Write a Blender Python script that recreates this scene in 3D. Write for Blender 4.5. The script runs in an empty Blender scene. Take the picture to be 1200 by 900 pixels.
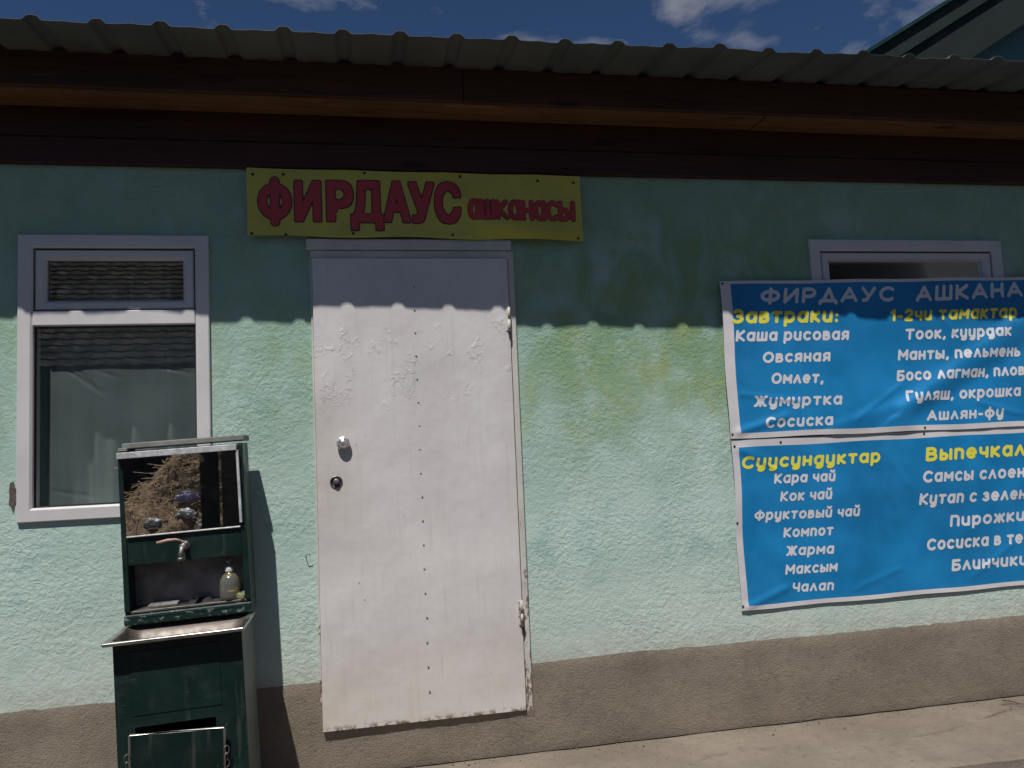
import bpy, bmesh, math, random
import numpy as np
from mathutils import Vector, Matrix, noise as mnoise
R = math.radians
random.seed(7)
scene = bpy.context.scene
COL = scene.collection

# ------------------------------------------------------------------ camera
CAM = Vector((0.0, -3.5, 1.507))
RT = Vector((0.9825107, -0.1811298, -0.04318246))
UP = Vector((0.02832, -0.08385306, 0.99607562))
FW = Vector((0.18403995, 0.97987788, 0.07725693))
FPX = 916.687
cd = bpy.data.cameras.new('camera')
cam = bpy.data.objects.new('camera', cd)
COL.objects.link(cam)
cd.sensor_width = 36.0
cd.lens = 36.0 * FPX / 1200.0
cd.clip_end = 3000
m = Matrix(((RT.x, UP.x, -FW.x), (RT.y, UP.y, -FW.y), (RT.z, UP.z, -FW.z))).to_4x4()
m.translation = CAM
cam.matrix_world = m
scene.camera = cam

# ------------------------------------------------------------------ sky, sun, exposure
SUN = Vector((0.2, 0.5, -0.97)).normalized()          # direction the light travels
elev = math.asin(-SUN.z)
rot = math.atan2(-SUN.x, -SUN.y)
world = bpy.data.worlds.new('World')
scene.world = world
world.use_nodes = True
nt = world.node_tree
nt.nodes.clear()
wo = nt.nodes.new('ShaderNodeOutputWorld')
bg = nt.nodes.new('ShaderNodeBackground')
sky = nt.nodes.new('ShaderNodeTexSky')
sky.sky_type = 'NISHITA'
sky.sun_disc = False
sky.sun_elevation = elev
sky.sun_rotation = rot % (2 * math.pi)
sky.altitude = 2000
sky.air_density = 1.0
sky.dust_density = 0.0
sky.ozone_density = 3.0
# broken clouds in the sky itself
geo = nt.nodes.new('ShaderNodeTexCoord')
mp = nt.nodes.new('ShaderNodeMapping')
mp.inputs['Scale'].default_value = (2.2, 2.2, 4.6)
mp.inputs['Rotation'].default_value = (0, 0, R(3.6))
mp.inputs['Location'].default_value = (0.35, 0.0, 0.25)
nz = nt.nodes.new('ShaderNodeTexNoise')
nz.inputs['Scale'].default_value = 2.6
nz.inputs['Detail'].default_value = 8
nz.inputs['Roughness'].default_value = 0.56
nz.inputs['Distortion'].default_value = 0.25
rp = nt.nodes.new('ShaderNodeValToRGB')
rp.color_ramp.elements[0].position = 0.56
rp.color_ramp.elements[1].position = 0.80
# clouds thicken towards the east (+X) of the sky
sx = nt.nodes.new('ShaderNodeSeparateXYZ')
mr = nt.nodes.new('ShaderNodeMapRange')
mr.inputs['From Min'].default_value = -0.1
mr.inputs['From Max'].default_value = 0.5
mr.inputs['To Min'].default_value = -0.06
mr.inputs['To Max'].default_value = 0.13
ad = nt.nodes.new('ShaderNodeMath')
ad.operation = 'ADD'
mx = nt.nodes.new('ShaderNodeMix')
mx.data_type = 'RGBA'
L = nt.links.new
L(geo.outputs['Generated'], mp.inputs['Vector'])
L(mp.outputs[0], nz.inputs['Vector'])
L(geo.outputs['Generated'], sx.inputs[0])
L(sx.outputs['X'], mr.inputs['Value'])
L(nz.outputs['Fac'], ad.inputs[0])
L(mr.outputs[0], ad.inputs[1])
L(ad.outputs[0], rp.inputs['Fac'])
L(rp.outputs['Color'], mx.inputs[0])
tint = nt.nodes.new('ShaderNodeMix')
tint.data_type = 'RGBA'
tint.blend_type = 'MULTIPLY'
tint.inputs[0].default_value = 1
L(sky.outputs[0], tint.inputs[6])
tint.inputs[7].default_value = (0.78, 1.0, 1.22, 1)
L(tint.outputs[2], mx.inputs[6])
mx.inputs[7].default_value = (8.0, 8.0, 8.8, 1)
L(mx.outputs[2], bg.inputs['Color'])
bg.inputs['Strength'].default_value = 0.05
L(bg.outputs[0], wo.inputs['Surface'])

sd = bpy.data.lights.new('sun', 'SUN')
sd.energy = 5.0
sd.angle = R(0.55)
sd.color = (1.0, 0.955, 0.9)
sun = bpy.data.objects.new('sun', sd)
COL.objects.link(sun)
sun.rotation_euler = SUN.to_track_quat('-Z', 'Y').to_euler()

scene.view_settings.view_transform = 'Standard'
scene.view_settings.look = 'None'
scene.view_settings.gamma = 1
scene.view_settings.exposure = -0.33
scene.cycles.max_bounces = 10
scene.cycles.transparent_max_bounces = 16


# ------------------------------------------------------------------ helpers
def at(px, py, y):
    """point of the plane y=const seen at a pixel of the 1200x900 photograph"""
    d = RT * ((px - 600) / FPX) + UP * ((450 - py) / FPX) + FW
    t = (y - CAM.y) / d.y
    return CAM + d * t


class N:
    """tiny node-tree builder"""
    def __init__(s, name):
        s.m = bpy.data.materials.new(name)
        s.m.use_nodes = True
        s.t = s.m.node_tree
        s.t.nodes.clear()
        s.out = s.t.nodes.new('ShaderNodeOutputMaterial')
        s.b = s.t.nodes.new('ShaderNodeBsdfPrincipled')
        s.t.links.new(s.b.outputs[0], s.out.inputs[0])
        s.tc = s.t.nodes.new('ShaderNodeTexCoord')

    def l(s, a, b):
        s.t.links.new(a, b)

    def val(s, x, inp):
        if isinstance(x, (int, float)):
            inp.default_value = x
        elif isinstance(x, tuple):
            inp.default_value = x if len(x) == 4 or inp.type == 'VECTOR' else (*x, 1)
        else:
            s.l(x, inp)

    def vec(s, scale=(1, 1, 1), loc=(0, 0, 0), rot=(0, 0, 0)):
        n = s.t.nodes.new('ShaderNodeMapping')
        n.inputs['Scale'].default_value = scale
        n.inputs['Location'].default_value = loc
        n.inputs['Rotation'].default_value = rot
        s.l(s.tc.outputs['Object'], n.inputs[0])
        return n.outputs[0]

    def noise(s, scale, detail=4, rough=0.55, dist=0.0, v=None):
        n = s.t.nodes.new('ShaderNodeTexNoise')
        n.inputs['Scale'].default_value = scale
        n.inputs['Detail'].default_value = detail
        n.inputs['Roughness'].default_value = rough
        n.inputs['Distortion'].default_value = dist
        s.l(v if v is not None else s.tc.outputs['Object'], n.inputs['Vector'])
        return n.outputs['Fac']

    def voro(s, scale, v=None, feature='F1', out='Distance'):
        n = s.t.nodes.new('ShaderNodeTexVoronoi')
        n.feature = feature
        n.inputs['Scale'].default_value = scale
        s.l(v if v is not None else s.tc.outputs['Object'], n.inputs['Vector'])
        return n.outputs[out]

    def ramp(s, x, a, b, lo=0.0, hi=1.0):
        n = s.t.nodes.new('ShaderNodeMapRange')
        n.interpolation_type = 'SMOOTHSTEP'
        s.l(x, n.inputs[0])
        for i, v in enumerate((a, b, lo, hi)):
            n.inputs[i + 1].default_value = v
        return n.outputs[0]

    def math(s, op, a, b=0.0):
        n = s.t.nodes.new('ShaderNodeMath')
        n.operation = op
        s.val(a, n.inputs[0])
        s.val(b, n.inputs[1])
        return n.outputs[0]

    def mix(s, f, a, b, mode='MIX'):
        n = s.t.nodes.new('ShaderNodeMix')
        n.data_type = 'RGBA'
        n.blend_type = mode
        s.val(f, n.inputs[0])
        s.val(a, n.inputs[6])
        s.val(b, n.inputs[7])
        return n.outputs[2]

    def xyz(s):
        n = s.t.nodes.new('ShaderNodeSeparateXYZ')
        s.l(s.tc.outputs['Object'], n.inputs[0])
        return n.outputs

    def bump(s, h, strength, dist, normal=None):
        n = s.t.nodes.new('ShaderNodeBump')
        n.inputs['Strength'].default_value = strength
        n.inputs['Distance'].default_value = dist
        s.l(h, n.inputs['Height'])
        if normal is not None:
            s.l(normal, n.inputs['Normal'])
        return n.outputs[0]

    def fin(s, color=None, rough=0.6, metal=0.0, normal=None, spec=0.5):
        if color is not None:
            s.val(color, s.b.inputs['Base Color'])
        s.val(rough, s.b.inputs['Roughness'])
        s.val(metal, s.b.inputs['Metallic'])
        s.b.inputs['Specular IOR Level'].default_value = spec
        if normal is not None:
            s.l(normal, s.b.inputs['Normal'])
        return s.m


def simple(name, color, rough=0.6, metal=0.0, var=0.25, nscale=9, bump=0.0, spec=0.5):
    n = N(name)
    f = n.noise(nscale, 6, 0.62)
    dark = tuple(c * (1 - var) for c in color)
    lite = tuple(min(1, c * (1 + var * 0.6)) for c in color)
    c = n.mix(n.ramp(f, 0.3, 0.7), dark, lite)
    nm = None
    if bump:
        nm = n.bump(n.noise(nscale * 12, 4, 0.6), bump, 0.004)
    rg = n.ramp(n.noise(nscale * 2, 4), 0.3, 0.7, rough * 0.85, min(1, rough * 1.15))
    return n.fin(c, rg, metal, nm, spec)


def tag(o, label=None, cat=None, group=None, kind=None):
    if label: o['label'] = label
    if cat: o['category'] = cat
    if group: o['group'] = group
    if kind: o['kind'] = kind
    return o


def empty(name, loc=(0, 0, 0), rot=(0, 0, 0)):
    o = bpy.data.objects.new(name, None)
    o.location = loc
    o.rotation_euler = rot
    o.empty_display_size = 0.1
    COL.objects.link(o)
    return o


class MB:
    """collects shapes and links them as one mesh object"""
    def __init__(s):
        s.bm = bmesh.new()

    def box(s, x0, x1, y0, y1, z0, z1, bevel=0.0, mi=0, seg=1):
        g = bmesh.ops.create_cube(s.bm, size=1.0)
        vs = g['verts']
        for v in vs:
            v.co = Vector((x0 if v.co.x < 0 else x1, y0 if v.co.y < 0 else y1, z0 if v.co.z < 0 else z1))
        fs = set(f for v in vs for f in v.link_faces)
        for f in fs: f.material_index = mi
        if bevel:
            es = list(set(e for v in vs for e in v.link_edges))
            bmesh.ops.bevel(s.bm, geom=es, offset=bevel, segments=seg, affect='EDGES', profile=0.5)
        return s

    def tube(s, pts, r, n=8, cap=True, closed=False):
        pts = [Vector(p) for p in pts]
        rs = r if isinstance(r, (list, tuple)) else [r] * len(pts)
        rings = []
        ref = None
        for i, p in enumerate(pts):
            if closed:
                t = pts[(i + 1) % len(pts)] - pts[i - 1]
            else:
                t = pts[min(i + 1, len(pts) - 1)] - pts[max(i - 1, 0)]
            t.normalize()
            if ref is None:
                ref = Vector((0, 0, 1)) if abs(t.z) < 0.9 else Vector((1, 0, 0))
            a = t.cross(ref).normalized()
            b = t.cross(a).normalized()
            ref = -b if False else ref
            rings.append([s.bm.verts.new(p + (a * math.cos(2 * math.pi * k / n) + b * math.sin(2 * math.pi * k / n)) * rs[i]) for k in range(n)])
        pairs = list(zip(rings, rings[1:])) + ([(rings[-1], rings[0])] if closed else [])
        for A, B in pairs:
            for k in range(n):
                f = s.bm.faces.new((A[k], A[(k + 1) % n], B[(k + 1) % n], B[k]))
                f.smooth = True
        if cap and not closed:
            s.bm.faces.new(rings[0][::-1])
            s.bm.faces.new(rings[-1])
        return s

    def lathe(s, prof, c=(0, 0, 0), n=24, axis='Z'):
        rings = []
        c = Vector(c)
        for r, h in prof:
            ring = []
            for k in range(n):
                a = 2 * math.pi * k / n
                p = Vector((r * math.cos(a), r * math.sin(a), h))
                if axis == 'Y': p = Vector((p.x, -h, p.y))
                ring.append(s.bm.verts.new(c + p))
            rings.append(ring)
        for A, B in zip(rings, rings[1:]):
            for k in range(n):
                f = s.bm.faces.new((A[k], A[(k + 1) % n], B[(k + 1) % n], B[k]))
                f.smooth = True
        s.bm.faces.new(rings[0][::-1])
        s.bm.faces.new(rings[-1])
        return s

    def grid(s, nu, nv, fn, mi=None, smooth=True):
        V = [[s.bm.verts.new(fn(i / nu, j / nv)) for j in range(nv + 1)] for i in range(nu + 1)]
        for i in range(nu):
            for j in range(nv):
                f = s.bm.faces.new((V[i][j], V[i + 1][j], V[i + 1][j + 1], V[i][j + 1]))
                f.smooth = smooth
                if mi: f.material_index = mi(i, j)
        return s

    def poly(s, pts, mi=0):
        f = s.bm.faces.new([s.bm.verts.new(p) for p in pts])
        f.material_index = mi
        return s

    def build(s, name, mats, parent=None, smooth=False):
        bmesh.ops.recalc_face_normals(s.bm, faces=s.bm.faces)
        me = bpy.data.meshes.new(name)
        s.bm.to_mesh(me)
        s.bm.free()
        for mt in (mats if isinstance(mats, (list, tuple)) else [mats]):
            me.materials.append(mt)
        o = bpy.data.objects.new(name, me)
        COL.objects.link(o)
        if parent: o.parent = parent
        if smooth:
            for p in me.polygons: p.use_smooth = True
        return o


def copy_tree(o, parent=None):
    c = o.copy()
    COL.objects.link(c)
    if parent: c.parent = parent
    for ch in list(o.children): copy_tree(ch, c)
    return c


# ------------------------------------------------------------------ materials
def stucco_mat():
    n = N('mint_stucco')
    x, y, z = n.xyz()
    base_var = n.noise(2.3, 5, 0.6)
    c = n.mix(n.ramp(base_var, 0.3, 0.7), (0.415, 0.568, 0.508), (0.51, 0.662, 0.606))
    # weathered blue-green patches
    c = n.mix(n.ramp(n.noise(5.5, 5, 0.6, 0.4), 0.5, 0.75, 0, 0.45), c, (0.20, 0.40, 0.37))
    # paint worn and algae-stained under the eave: streaky, only in the upper half
    streak = n.noise(3.2, 6, 0.62, 0.5, n.vec((1.5, 1, 0.95)))
    zone = n.math('MULTIPLY', n.ramp(z, 1.15, 1.95), n.ramp(z, 2.95, 2.2, 0.35, 1.0))
    xz = n.math('ADD', n.ramp(x, 0.5, 1.0, 0.45, 1.0), n.ramp(x, 2.0, 2.6, 0.0, -0.35))
    zone = n.math('MULTIPLY', zone, xz)
    st = n.math('MULTIPLY', n.ramp(streak, 0.34, 0.62), zone)
    c = n.mix(n.math('MULTIPLY', st, 0.85), c, (0.24, 0.36, 0.17))
    yl = n.math('MULTIPLY', n.ramp(n.noise(6.5, 5, 0.6, 0.6, n.vec((1.1, 1, 0.9), (3, 0, 1))), 0.44, 0.70), zone)
    c = n.mix(n.math('MULTIPLY', yl, 0.7), c, (0.36, 0.40, 0.12))
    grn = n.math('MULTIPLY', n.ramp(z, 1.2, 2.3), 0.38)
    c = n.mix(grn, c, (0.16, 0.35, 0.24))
    # splashed dust near the plinth
    dust = n.math('MULTIPLY', n.ramp(z, 1.15, 0.5), n.ramp(n.noise(3.0, 6, 0.65), 0.2, 0.75, 0.35, 1.0))
    c = n.mix(n.math('MULTIPLY', dust, 0.75), c, (0.60, 0.645, 0.575))
    low = n.math('MULTIPLY', n.ramp(z, 0.66, 0.53), n.ramp(n.noise(14, 5, 0.6), 0.3, 0.7, 0.2, 1))
    c = n.mix(n.math('MULTIPLY', low, 0.6), c, (0.38, 0.36, 0.30))
    # small scuffs and chips
    chip = n.ramp(n.noise(34, 3, 0.5, 0.5), 0.735, 0.76)
    c = n.mix(n.math('MULTIPLY', chip, 0.45), c, (0.17, 0.22, 0.18))
    # wormy trowelled relief
    v = n.vec((1, 1, 1.12))
    h1 = n.noise(40, 4, 0.6, 0.55, v)
    h2 = n.noise(120, 3, 0.6, 0.4)
    h3 = n.noise(17, 5, 0.6, 0.3)
    amp = n.ramp(n.noise(2.6, 3, 0.6), 0.32, 0.68, 0.35, 1.0)          # thin-trowelled and heavier patches
    hh = n.math('ADD', n.math('MULTIPLY', n.ramp(h1, 0.32, 0.68), amp), n.math('MULTIPLY', h2, 0.4))
    hh = n.math('ADD', hh, n.math('MULTIPLY', h3, 0.9))
    nm = n.bump(hh, 0.42, 0.006)
    nm = n.bump(n.noise(4, 3, 0.5), 0.25, 0.02, nm)
    c = n.mix(n.ramp(h1, 0.42, 0.26, 0, 0.14), c, (0.13, 0.22, 0.18))
    return n.fin(c, 0.86, 0, nm, 0.25)


def cement_mat(name, a, b, bump=0.8, gs=90):
    n = N(name)
    c = n.mix(n.ramp(n.noise(2.2, 6, 0.62), 0.3, 0.7), a, b)
    c = n.mix(n.ramp(n.noise(26, 5, 0.65), 0.45, 0.75, 0, 0.45), c, tuple(k * 0.66 for k in a))
    c = n.mix(n.ramp(n.noise(150, 2, 0.5), 0.64, 0.74, 0, 0.5), c, tuple(min(1, k * 1.7) for k in b))
    c = n.mix(n.ramp(n.noise(19, 5, 0.7, 0.6), 0.66, 0.72, 0, 0.5), c, tuple(k * 0.45 for k in a))
    c = n.mix(n.ramp(n.noise(1.1, 6, 0.65, 0.4, n.vec((1, 1, 2.2), (5, 1, 2))), 0.45, 0.7, 0, 0.4), c, tuple(k * 0.62 for k in a))
    h = n.math('ADD', n.noise(gs * 1.6, 5, 0.7, 0.0), n.math('MULTIPLY', n.noise(gs * 0.5, 4, 0.6), 0.5))
    return n.fin(c, 0.92, 0, n.bump(h, bump, 0.007), 0.2)


def wood_mat(name, a, b, rough=0.6, sx=0.6):
    n = N(name)
    v = n.vec((sx, 14, 14))
    g = n.noise(3.2, 7, 0.62, 0.9, v)
    c = n.mix(n.ramp(g, 0.3, 0.72), a, b)
    c = n.mix(n.ramp(n.noise(1.4, 3), 0.35, 0.7, 0, 0.5), c, tuple(k * 0.55 for k in a))
    kn = n.voro(1.0, n.vec((1.6, 5, 7)))
    c = n.mix(n.ramp(kn, 0.16, 0.06, 0, 0.8), c, tuple(k * 0.3 for k in a))
    wx = n.noise(5, 6, 0.7, 0.2, n.vec((0.5, 4, 5), (3, 1, 0)))
    c = n.mix(n.ramp(wx, 0.55, 0.75, 0, 0.5), c, tuple(min(1, k * 1.9) for k in b))
    return n.fin(c, rough, 0, n.bump(g, 0.5, 0.003), 0.35)


def door_paint():
    n = N('white_door_paint')
    x, y, z = n.xyz()
    c = n.mix(n.ramp(n.noise(2.5, 6, 0.6), 0.3, 0.7), (0.64, 0.605, 0.595), (0.74, 0.71, 0.70))
    # brush streaks
    c = n.mix(n.ramp(n.noise(5, 5, 0.6, 0.2, n.vec((9, 1, 0.6))), 0.5, 0.75, 0, 0.28), c, (0.50, 0.47, 0.46))
    # grime: yellowed foot and corners
    foot = n.math('MULTIPLY', n.ramp(z, 0.85, 0.38), n.ramp(n.noise(4, 5), 0.3, 0.7, 0.3, 1))
    c = n.mix(n.math('MULTIPLY', foot, 0.5), c, (0.56, 0.49, 0.38))
    hand = n.math('MULTIPLY', n.ramp(x, 0.06, -0.16), n.math('MULTIPLY', n.ramp(z, 1.0, 1.3), n.ramp(z, 1.9, 1.5)))
    c = n.mix(n.math('MULTIPLY', hand, 0.35), c, (0.50, 0.44, 0.37))
    # blistered paint in two clusters high on the leaf
    zone = n.math('MULTIPLY', n.ramp(z, 1.62, 1.88), n.ramp(z, 2.2, 2.02))
    zone = n.math('MULTIPLY', zone, n.ramp(n.noise(5.5, 3, 0.6, 0.4, n.vec((1.2, 1, 1), (4.2, 0, 0))), 0.54, 0.66))
    blis = n.noise(30, 5, 0.6, 1.1)
    flake = n.math('MULTIPLY', n.ramp(blis, 0.50, 0.55), zone)
    edge = n.math('MULTIPLY', n.math('MULTIPLY', n.ramp(blis, 0.455, 0.49), n.ramp(blis, 0.53, 0.50)), zone)
    c = n.mix(n.math('MULTIPLY', edge, 0.2), c, (0.36, 0.33, 0.32))
    # rust that has run down from the hinges and the rivet line
    run = n.math('MULTIPLY', n.ramp(n.noise(7, 5, 0.6, 0.1, n.vec((6, 1, 0.35), (1, 0, 2))), 0.60, 0.74), n.ramp(z, 1.3, 0.4, 0.15, 0.8))
    c = n.mix(n.math('MULTIPLY', run, 0.38), c, (0.40, 0.30, 0.20))
    spots = n.math('MULTIPLY', n.ramp(n.noise(4.2, 5, 0.65, 0.3, n.vec((1, 1, 0.7), (2, 0, 5))), 0.60, 0.72), n.ramp(z, 0.9, 0.4, 0.2, 1))
    c = n.mix(n.math('MULTIPLY', spots, 0.4), c, (0.50, 0.42, 0.31))
    # chips and rust specks
    sp = n.ramp(n.noise(27, 4, 0.5, 0.2, n.vec((1.0, 1, 1.0), (7, 0, 3))), 0.715, 0.735)
    c = n.mix(n.math('MULTIPLY', sp, 0.6), c, (0.23, 0.15, 0.11))
    rim = n.math('MULTIPLY', n.ramp(z, 0.372, 0.342), n.ramp(n.noise(30, 4, 0.6), 0.44, 0.60))
    c = n.mix(rim, c, (0.15, 0.085, 0.05))
    rr = n.math('MULTIPLY', n.ramp(x, 0.645, 0.665), n.ramp(n.noise(18, 4, 0.6, 0, n.vec((1, 1, 0.5))), 0.46, 0.62))
    c = n.mix(n.math('MULTIPLY', rr, 0.6), c, (0.30, 0.17, 0.12))
    h = n.math('ADD', n.math('MULTIPLY', flake, 1.0), n.math('MULTIPLY', n.noise(60, 3, 0.5), 0.12))
    nm = n.bump(h, 0.5, 0.004)
    nm = n.bump(n.noise(2.6, 4, 0.55, 0, n.vec((1.2, 1, 1))), 0.5, 0.02, nm)
    return n.fin(c, 0.42, 0, nm, 0.4)


def frame_paint():
    n = N('chipped_white_frame_paint')
    x, y, z = n.xyz()
    c = n.mix(n.ramp(n.noise(4, 5), 0.3, 0.7), (0.52, 0.50, 0.46), (0.64, 0.62, 0.58))
    amt = n.ramp(z, 1.5, 0.4, 0.52, 0.345)
    f = n.math('SUBTRACT', n.noise(52, 6, 0.7, 0.4, n.vec((1, 1, 0.4))), amt)
    c = n.mix(n.ramp(f, 0.14, 0.19), c, (0.22, 0.13, 0.10))
    return n.fin(c, 0.6, 0, n.bump(f, 0.6, 0.004), 0.3)


def glass_mat(name, tint, refl=1.0, rough=0.0, ior=1.55):
    m = bpy.data.materials.new(name)
    m.use_nodes = True
    t = m.node_tree
    t.nodes.clear()
    o = t.nodes.new('ShaderNodeOutputMaterial')
    tr = t.nodes.new('ShaderNodeBsdfTransparent')
    tr.inputs[0].default_value = (*tint, 1)
    gl = t.nodes.new('ShaderNodeBsdfGlossy')
    gl.inputs['Color'].default_value = (refl, refl, refl, 1)
    gl.inputs['Roughness'].default_value = rough
    fr = t.nodes.new('ShaderNodeFresnel')
    fr.inputs[0].default_value = ior
    mx = t.nodes.new('ShaderNodeMixShader')
    t.links.new(fr.outputs[0], mx.inputs[0])
    t.links.new(tr.outputs[0], mx.inputs[1])
    t.links.new(gl.outputs[0], mx.inputs[2])
    t.links.new(mx.outputs[0], o.inputs[0])
    return m


def film_mat():
    """cloudy plastic sheet behind the pane"""
    m = bpy.data.materials.new('cloudy_plastic_film')
    m.use_nodes = True
    t = m.node_tree
    t.nodes.clear()
    o = t.nodes.new('ShaderNodeOutputMaterial')
    tr = t.nodes.new('ShaderNodeBsdfTransparent')
    tr.inputs[0].default_value = (0.8, 0.84, 0.82, 1)
    pr = t.nodes.new('ShaderNodeBsdfPrincipled')
    pr.inputs['Base Color'].default_value = (0.34, 0.385, 0.385, 1)
    pr.inputs['Roughness'].default_value = 0.22
    tc = t.nodes.new('ShaderNodeTexCoord')
    nz = t.nodes.new('ShaderNodeTexNoise')
    nz.inputs['Scale'].default_value = 4
    mr = t.nodes.new('ShaderNodeMapRange')
    mr.inputs['From Min'].default_value = 0.3
    mr.inputs['From Max'].default_value = 0.7
    mr.inputs['To Min'].default_value = 0.34
    mr.inputs['To Max'].default_value = 0.46
    mx = t.nodes.new('ShaderNodeMixShader')
    t.links.new(tc.outputs['Object'], nz.inputs['Vector'])
    t.links.new(nz.outputs['Fac'], mr.inputs[0])
    t.links.new(mr.outputs[0], mx.inputs[0])
    t.links.new(tr.outputs[0], mx.inputs[1])
    t.links.new(pr.outputs[0], mx.inputs[2])
    t.links.new(mx.outputs[0], o.inputs[0])
    return m


def roof_sheet_mat():
    n = N('galvanised_roof_sheet')
    c = n.mix(n.ramp(n.noise(3, 6, 0.6), 0.3, 0.7), (0.115, 0.118, 0.112), (0.165, 0.168, 0.158))
    c = n.mix(n.ramp(n.noise(7, 6, 0.7, 0.3, n.vec((3, 0.6, 1))), 0.55, 0.8, 0, 0.4), c, (0.20, 0.17, 0.13))
    return n.fin(c, 0.5, 0.25, n.bump(n.noise(40, 3), 0.08, 0.003), 0.4)


def green_paint():
    n = N('dark_green_enamel')
    x, y, z = n.xyz()
    c = n.mix(n.ramp(n.noise(3.5, 6, 0.6), 0.3, 0.7), (0.0026, 0.0145, 0.0125), (0.0042, 0.021, 0.018))
    d = n.ramp(n.noise(9, 7, 0.7, 0.3), 0.50, 0.8, 0, 0.30)
    c = n.mix(d, c, (0.10, 0.11, 0.10))
    drip = n.ramp(n.noise(6, 5, 0.6, 0.1, n.vec((5, 1, 0.35))), 0.56, 0.72, 0, 0.22)
    c = n.mix(drip, c, (0.17, 0.17, 0.155))
    sc = n.ramp(n.noise(11, 4, 0.6, 0.2, n.vec((1.0, 1, 22), (0, 0, 0), (0, R(7), 0))), 0.70, 0.72, 0, 0.5)
    c = n.mix(sc, c, (0.16, 0.19, 0.18))
    chip = n.ramp(n.noise(42, 4, 0.6, 0.3), 0.72, 0.74, 0, 0.75)
    c = n.mix(chip, c, (0.28, 0.29, 0.27))
    nm = n.bump(n.noise(5, 3, 0.5), 0.5, 0.014)
    return n.fin(c, n.ramp(n.noise(8, 5), 0.3, 0.7, 0.30, 0.55), 0, nm, 0.45)


def worn_green():
    n = N('scraped_green_enamel')
    x, y, z = n.xyz()
    f = n.noise(38, 6, 0.65, 0.3, n.vec((1.0, 1, 1.7)))
    c = n.mix(n.ramp(f, 0.555, 0.63), (0.005, 0.026, 0.022), (0.22, 0.25, 0.23))
    return n.fin(c, 0.45, 0, n.bump(f, 0.4, 0.003), 0.4)


def steel_mat(name='brushed_steel', col=(0.55, 0.54, 0.52), rough=0.32):
    n = N(name)
    c = n.mix(n.ramp(n.noise(8, 6, 0.65), 0.35, 0.75), col, tuple(k * 0.55 for k in col))
    nm = n.bump(n.noise(30, 3, 0.5, 0, n.vec((0.4, 3, 3))), 0.08, 0.002)
    return n.fin(c, n.ramp(n.noise(12, 5), 0.3, 0.7, rough * 0.7, rough * 1.5), 1.0, nm, 0.5)


M = dict(
    stucco=stucco_mat(),
    plinth=cement_mat('brown_cement_plinth', (0.228, 0.19, 0.148), (0.292, 0.247, 0.197), 0.95, 80),
    walk=cement_mat('worn_concrete', (0.225, 0.188, 0.148), (0.305, 0.258, 0.207), 0.8, 60),
    yard=cement_mat('dusty_yard', (0.075, 0.068, 0.060), (0.105, 0.096, 0.084), 0.5, 40),
    sill=cement_mat('pale_cement_patch', (0.27, 0.225, 0.18), (0.33, 0.28, 0.225), 0.7, 90),
    fascia=wood_mat('dark_brown_board', (0.055, 0.022, 0.013), (0.095, 0.04, 0.024)),
    beam=wood_mat('red_brown_beam', (0.045, 0.015, 0.011), (0.075, 0.026, 0.018)),
    soffit=wood_mat('orange_pine_board', (0.13, 0.063, 0.030), (0.25, 0.115, 0.05)),
    door=door_paint(), dframe=frame_paint(),
    pvc=simple('white_pvc', (0.66, 0.64, 0.645), 0.35, 0, 0.08, 3),
    gasket=simple('black_gasket', (0.02, 0.02, 0.02), 0.7),
    glass=glass_mat('window_glass', (0.78, 0.82, 0.82), 1.0, 0.0, 1.55),
    film=film_mat(),
    curtain=simple('pale_curtain_cloth', (0.46, 0.47, 0.45), 0.9, 0, 0.15, 6),
    dcurtain=simple('dark_curtain_cloth', (0.04, 0.05, 0.047), 0.9, 0, 0.2, 6),
    inside=simple('dim_room_paint', (0.12, 0.13, 0.12), 0.9),
    roof=roof_sheet_mat(),
    green=green_paint(), wgreen=worn_green(),
    steel=steel_mat(), dsteel=steel_mat('dull_steel', (0.30, 0.28, 0.27), 0.5),
    splash=simple('stained_backsplash', (0.24, 0.22, 0.22), 0.55, 0.2, 0.45, 14, 0.2),
    chrome=simple('cut_white_metal', (0.62, 0.61, 0.59), 0.3, 0.6, 0.5, 60),
    brass=steel_mat('worn_plated_brass', (0.40, 0.385, 0.35), 0.38),
    black=simple('black_rubber', (0.012, 0.012, 0.012), 0.7),
    rust=simple('rusty_iron', (0.10, 0.055, 0.035), 0.85, 0.2, 0.5, 40),
    rivet=simple('weathered_rivet', (0.32, 0.29, 0.275), 0.6, 0.4, 0.4, 60),
    nail=simple('dark_nail', (0.05, 0.045, 0.04), 0.6, 0.6),
    lid=simple('grey_fibre_board', (0.21, 0.215, 0.195), 0.8, 0, 0.3, 12, 0.3),
    lever=simple('faded_red_plastic', (0.50, 0.29, 0.22), 0.5, 0, 0.2, 20),
    yellow=simple('yellow_banner_vinyl', (0.58, 0.525, 0.07), 0.42, 0, 0.12, 4),
    red=simple('red_print', (0.50, 0.042, 0.045), 0.5, 0, 0.08, 6),
    outline=simple('dark_print', (0.09, 0.022, 0.012), 0.45),
    pblue=simple('blue_print', (0.004, 0.22, 0.52), 0.58, 0, 0.22, 2.2),
    pwhite=simple('white_vinyl', (0.70, 0.68, 0.69), 0.55, 0, 0.12, 3),
    pink=simple('white_print', (0.72, 0.72, 0.75), 0.55, 0, 0.04, 3),
    pyel=simple('yellow_print', (0.84, 0.78, 0.09), 0.42, 0, 0.05, 3),
)

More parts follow.
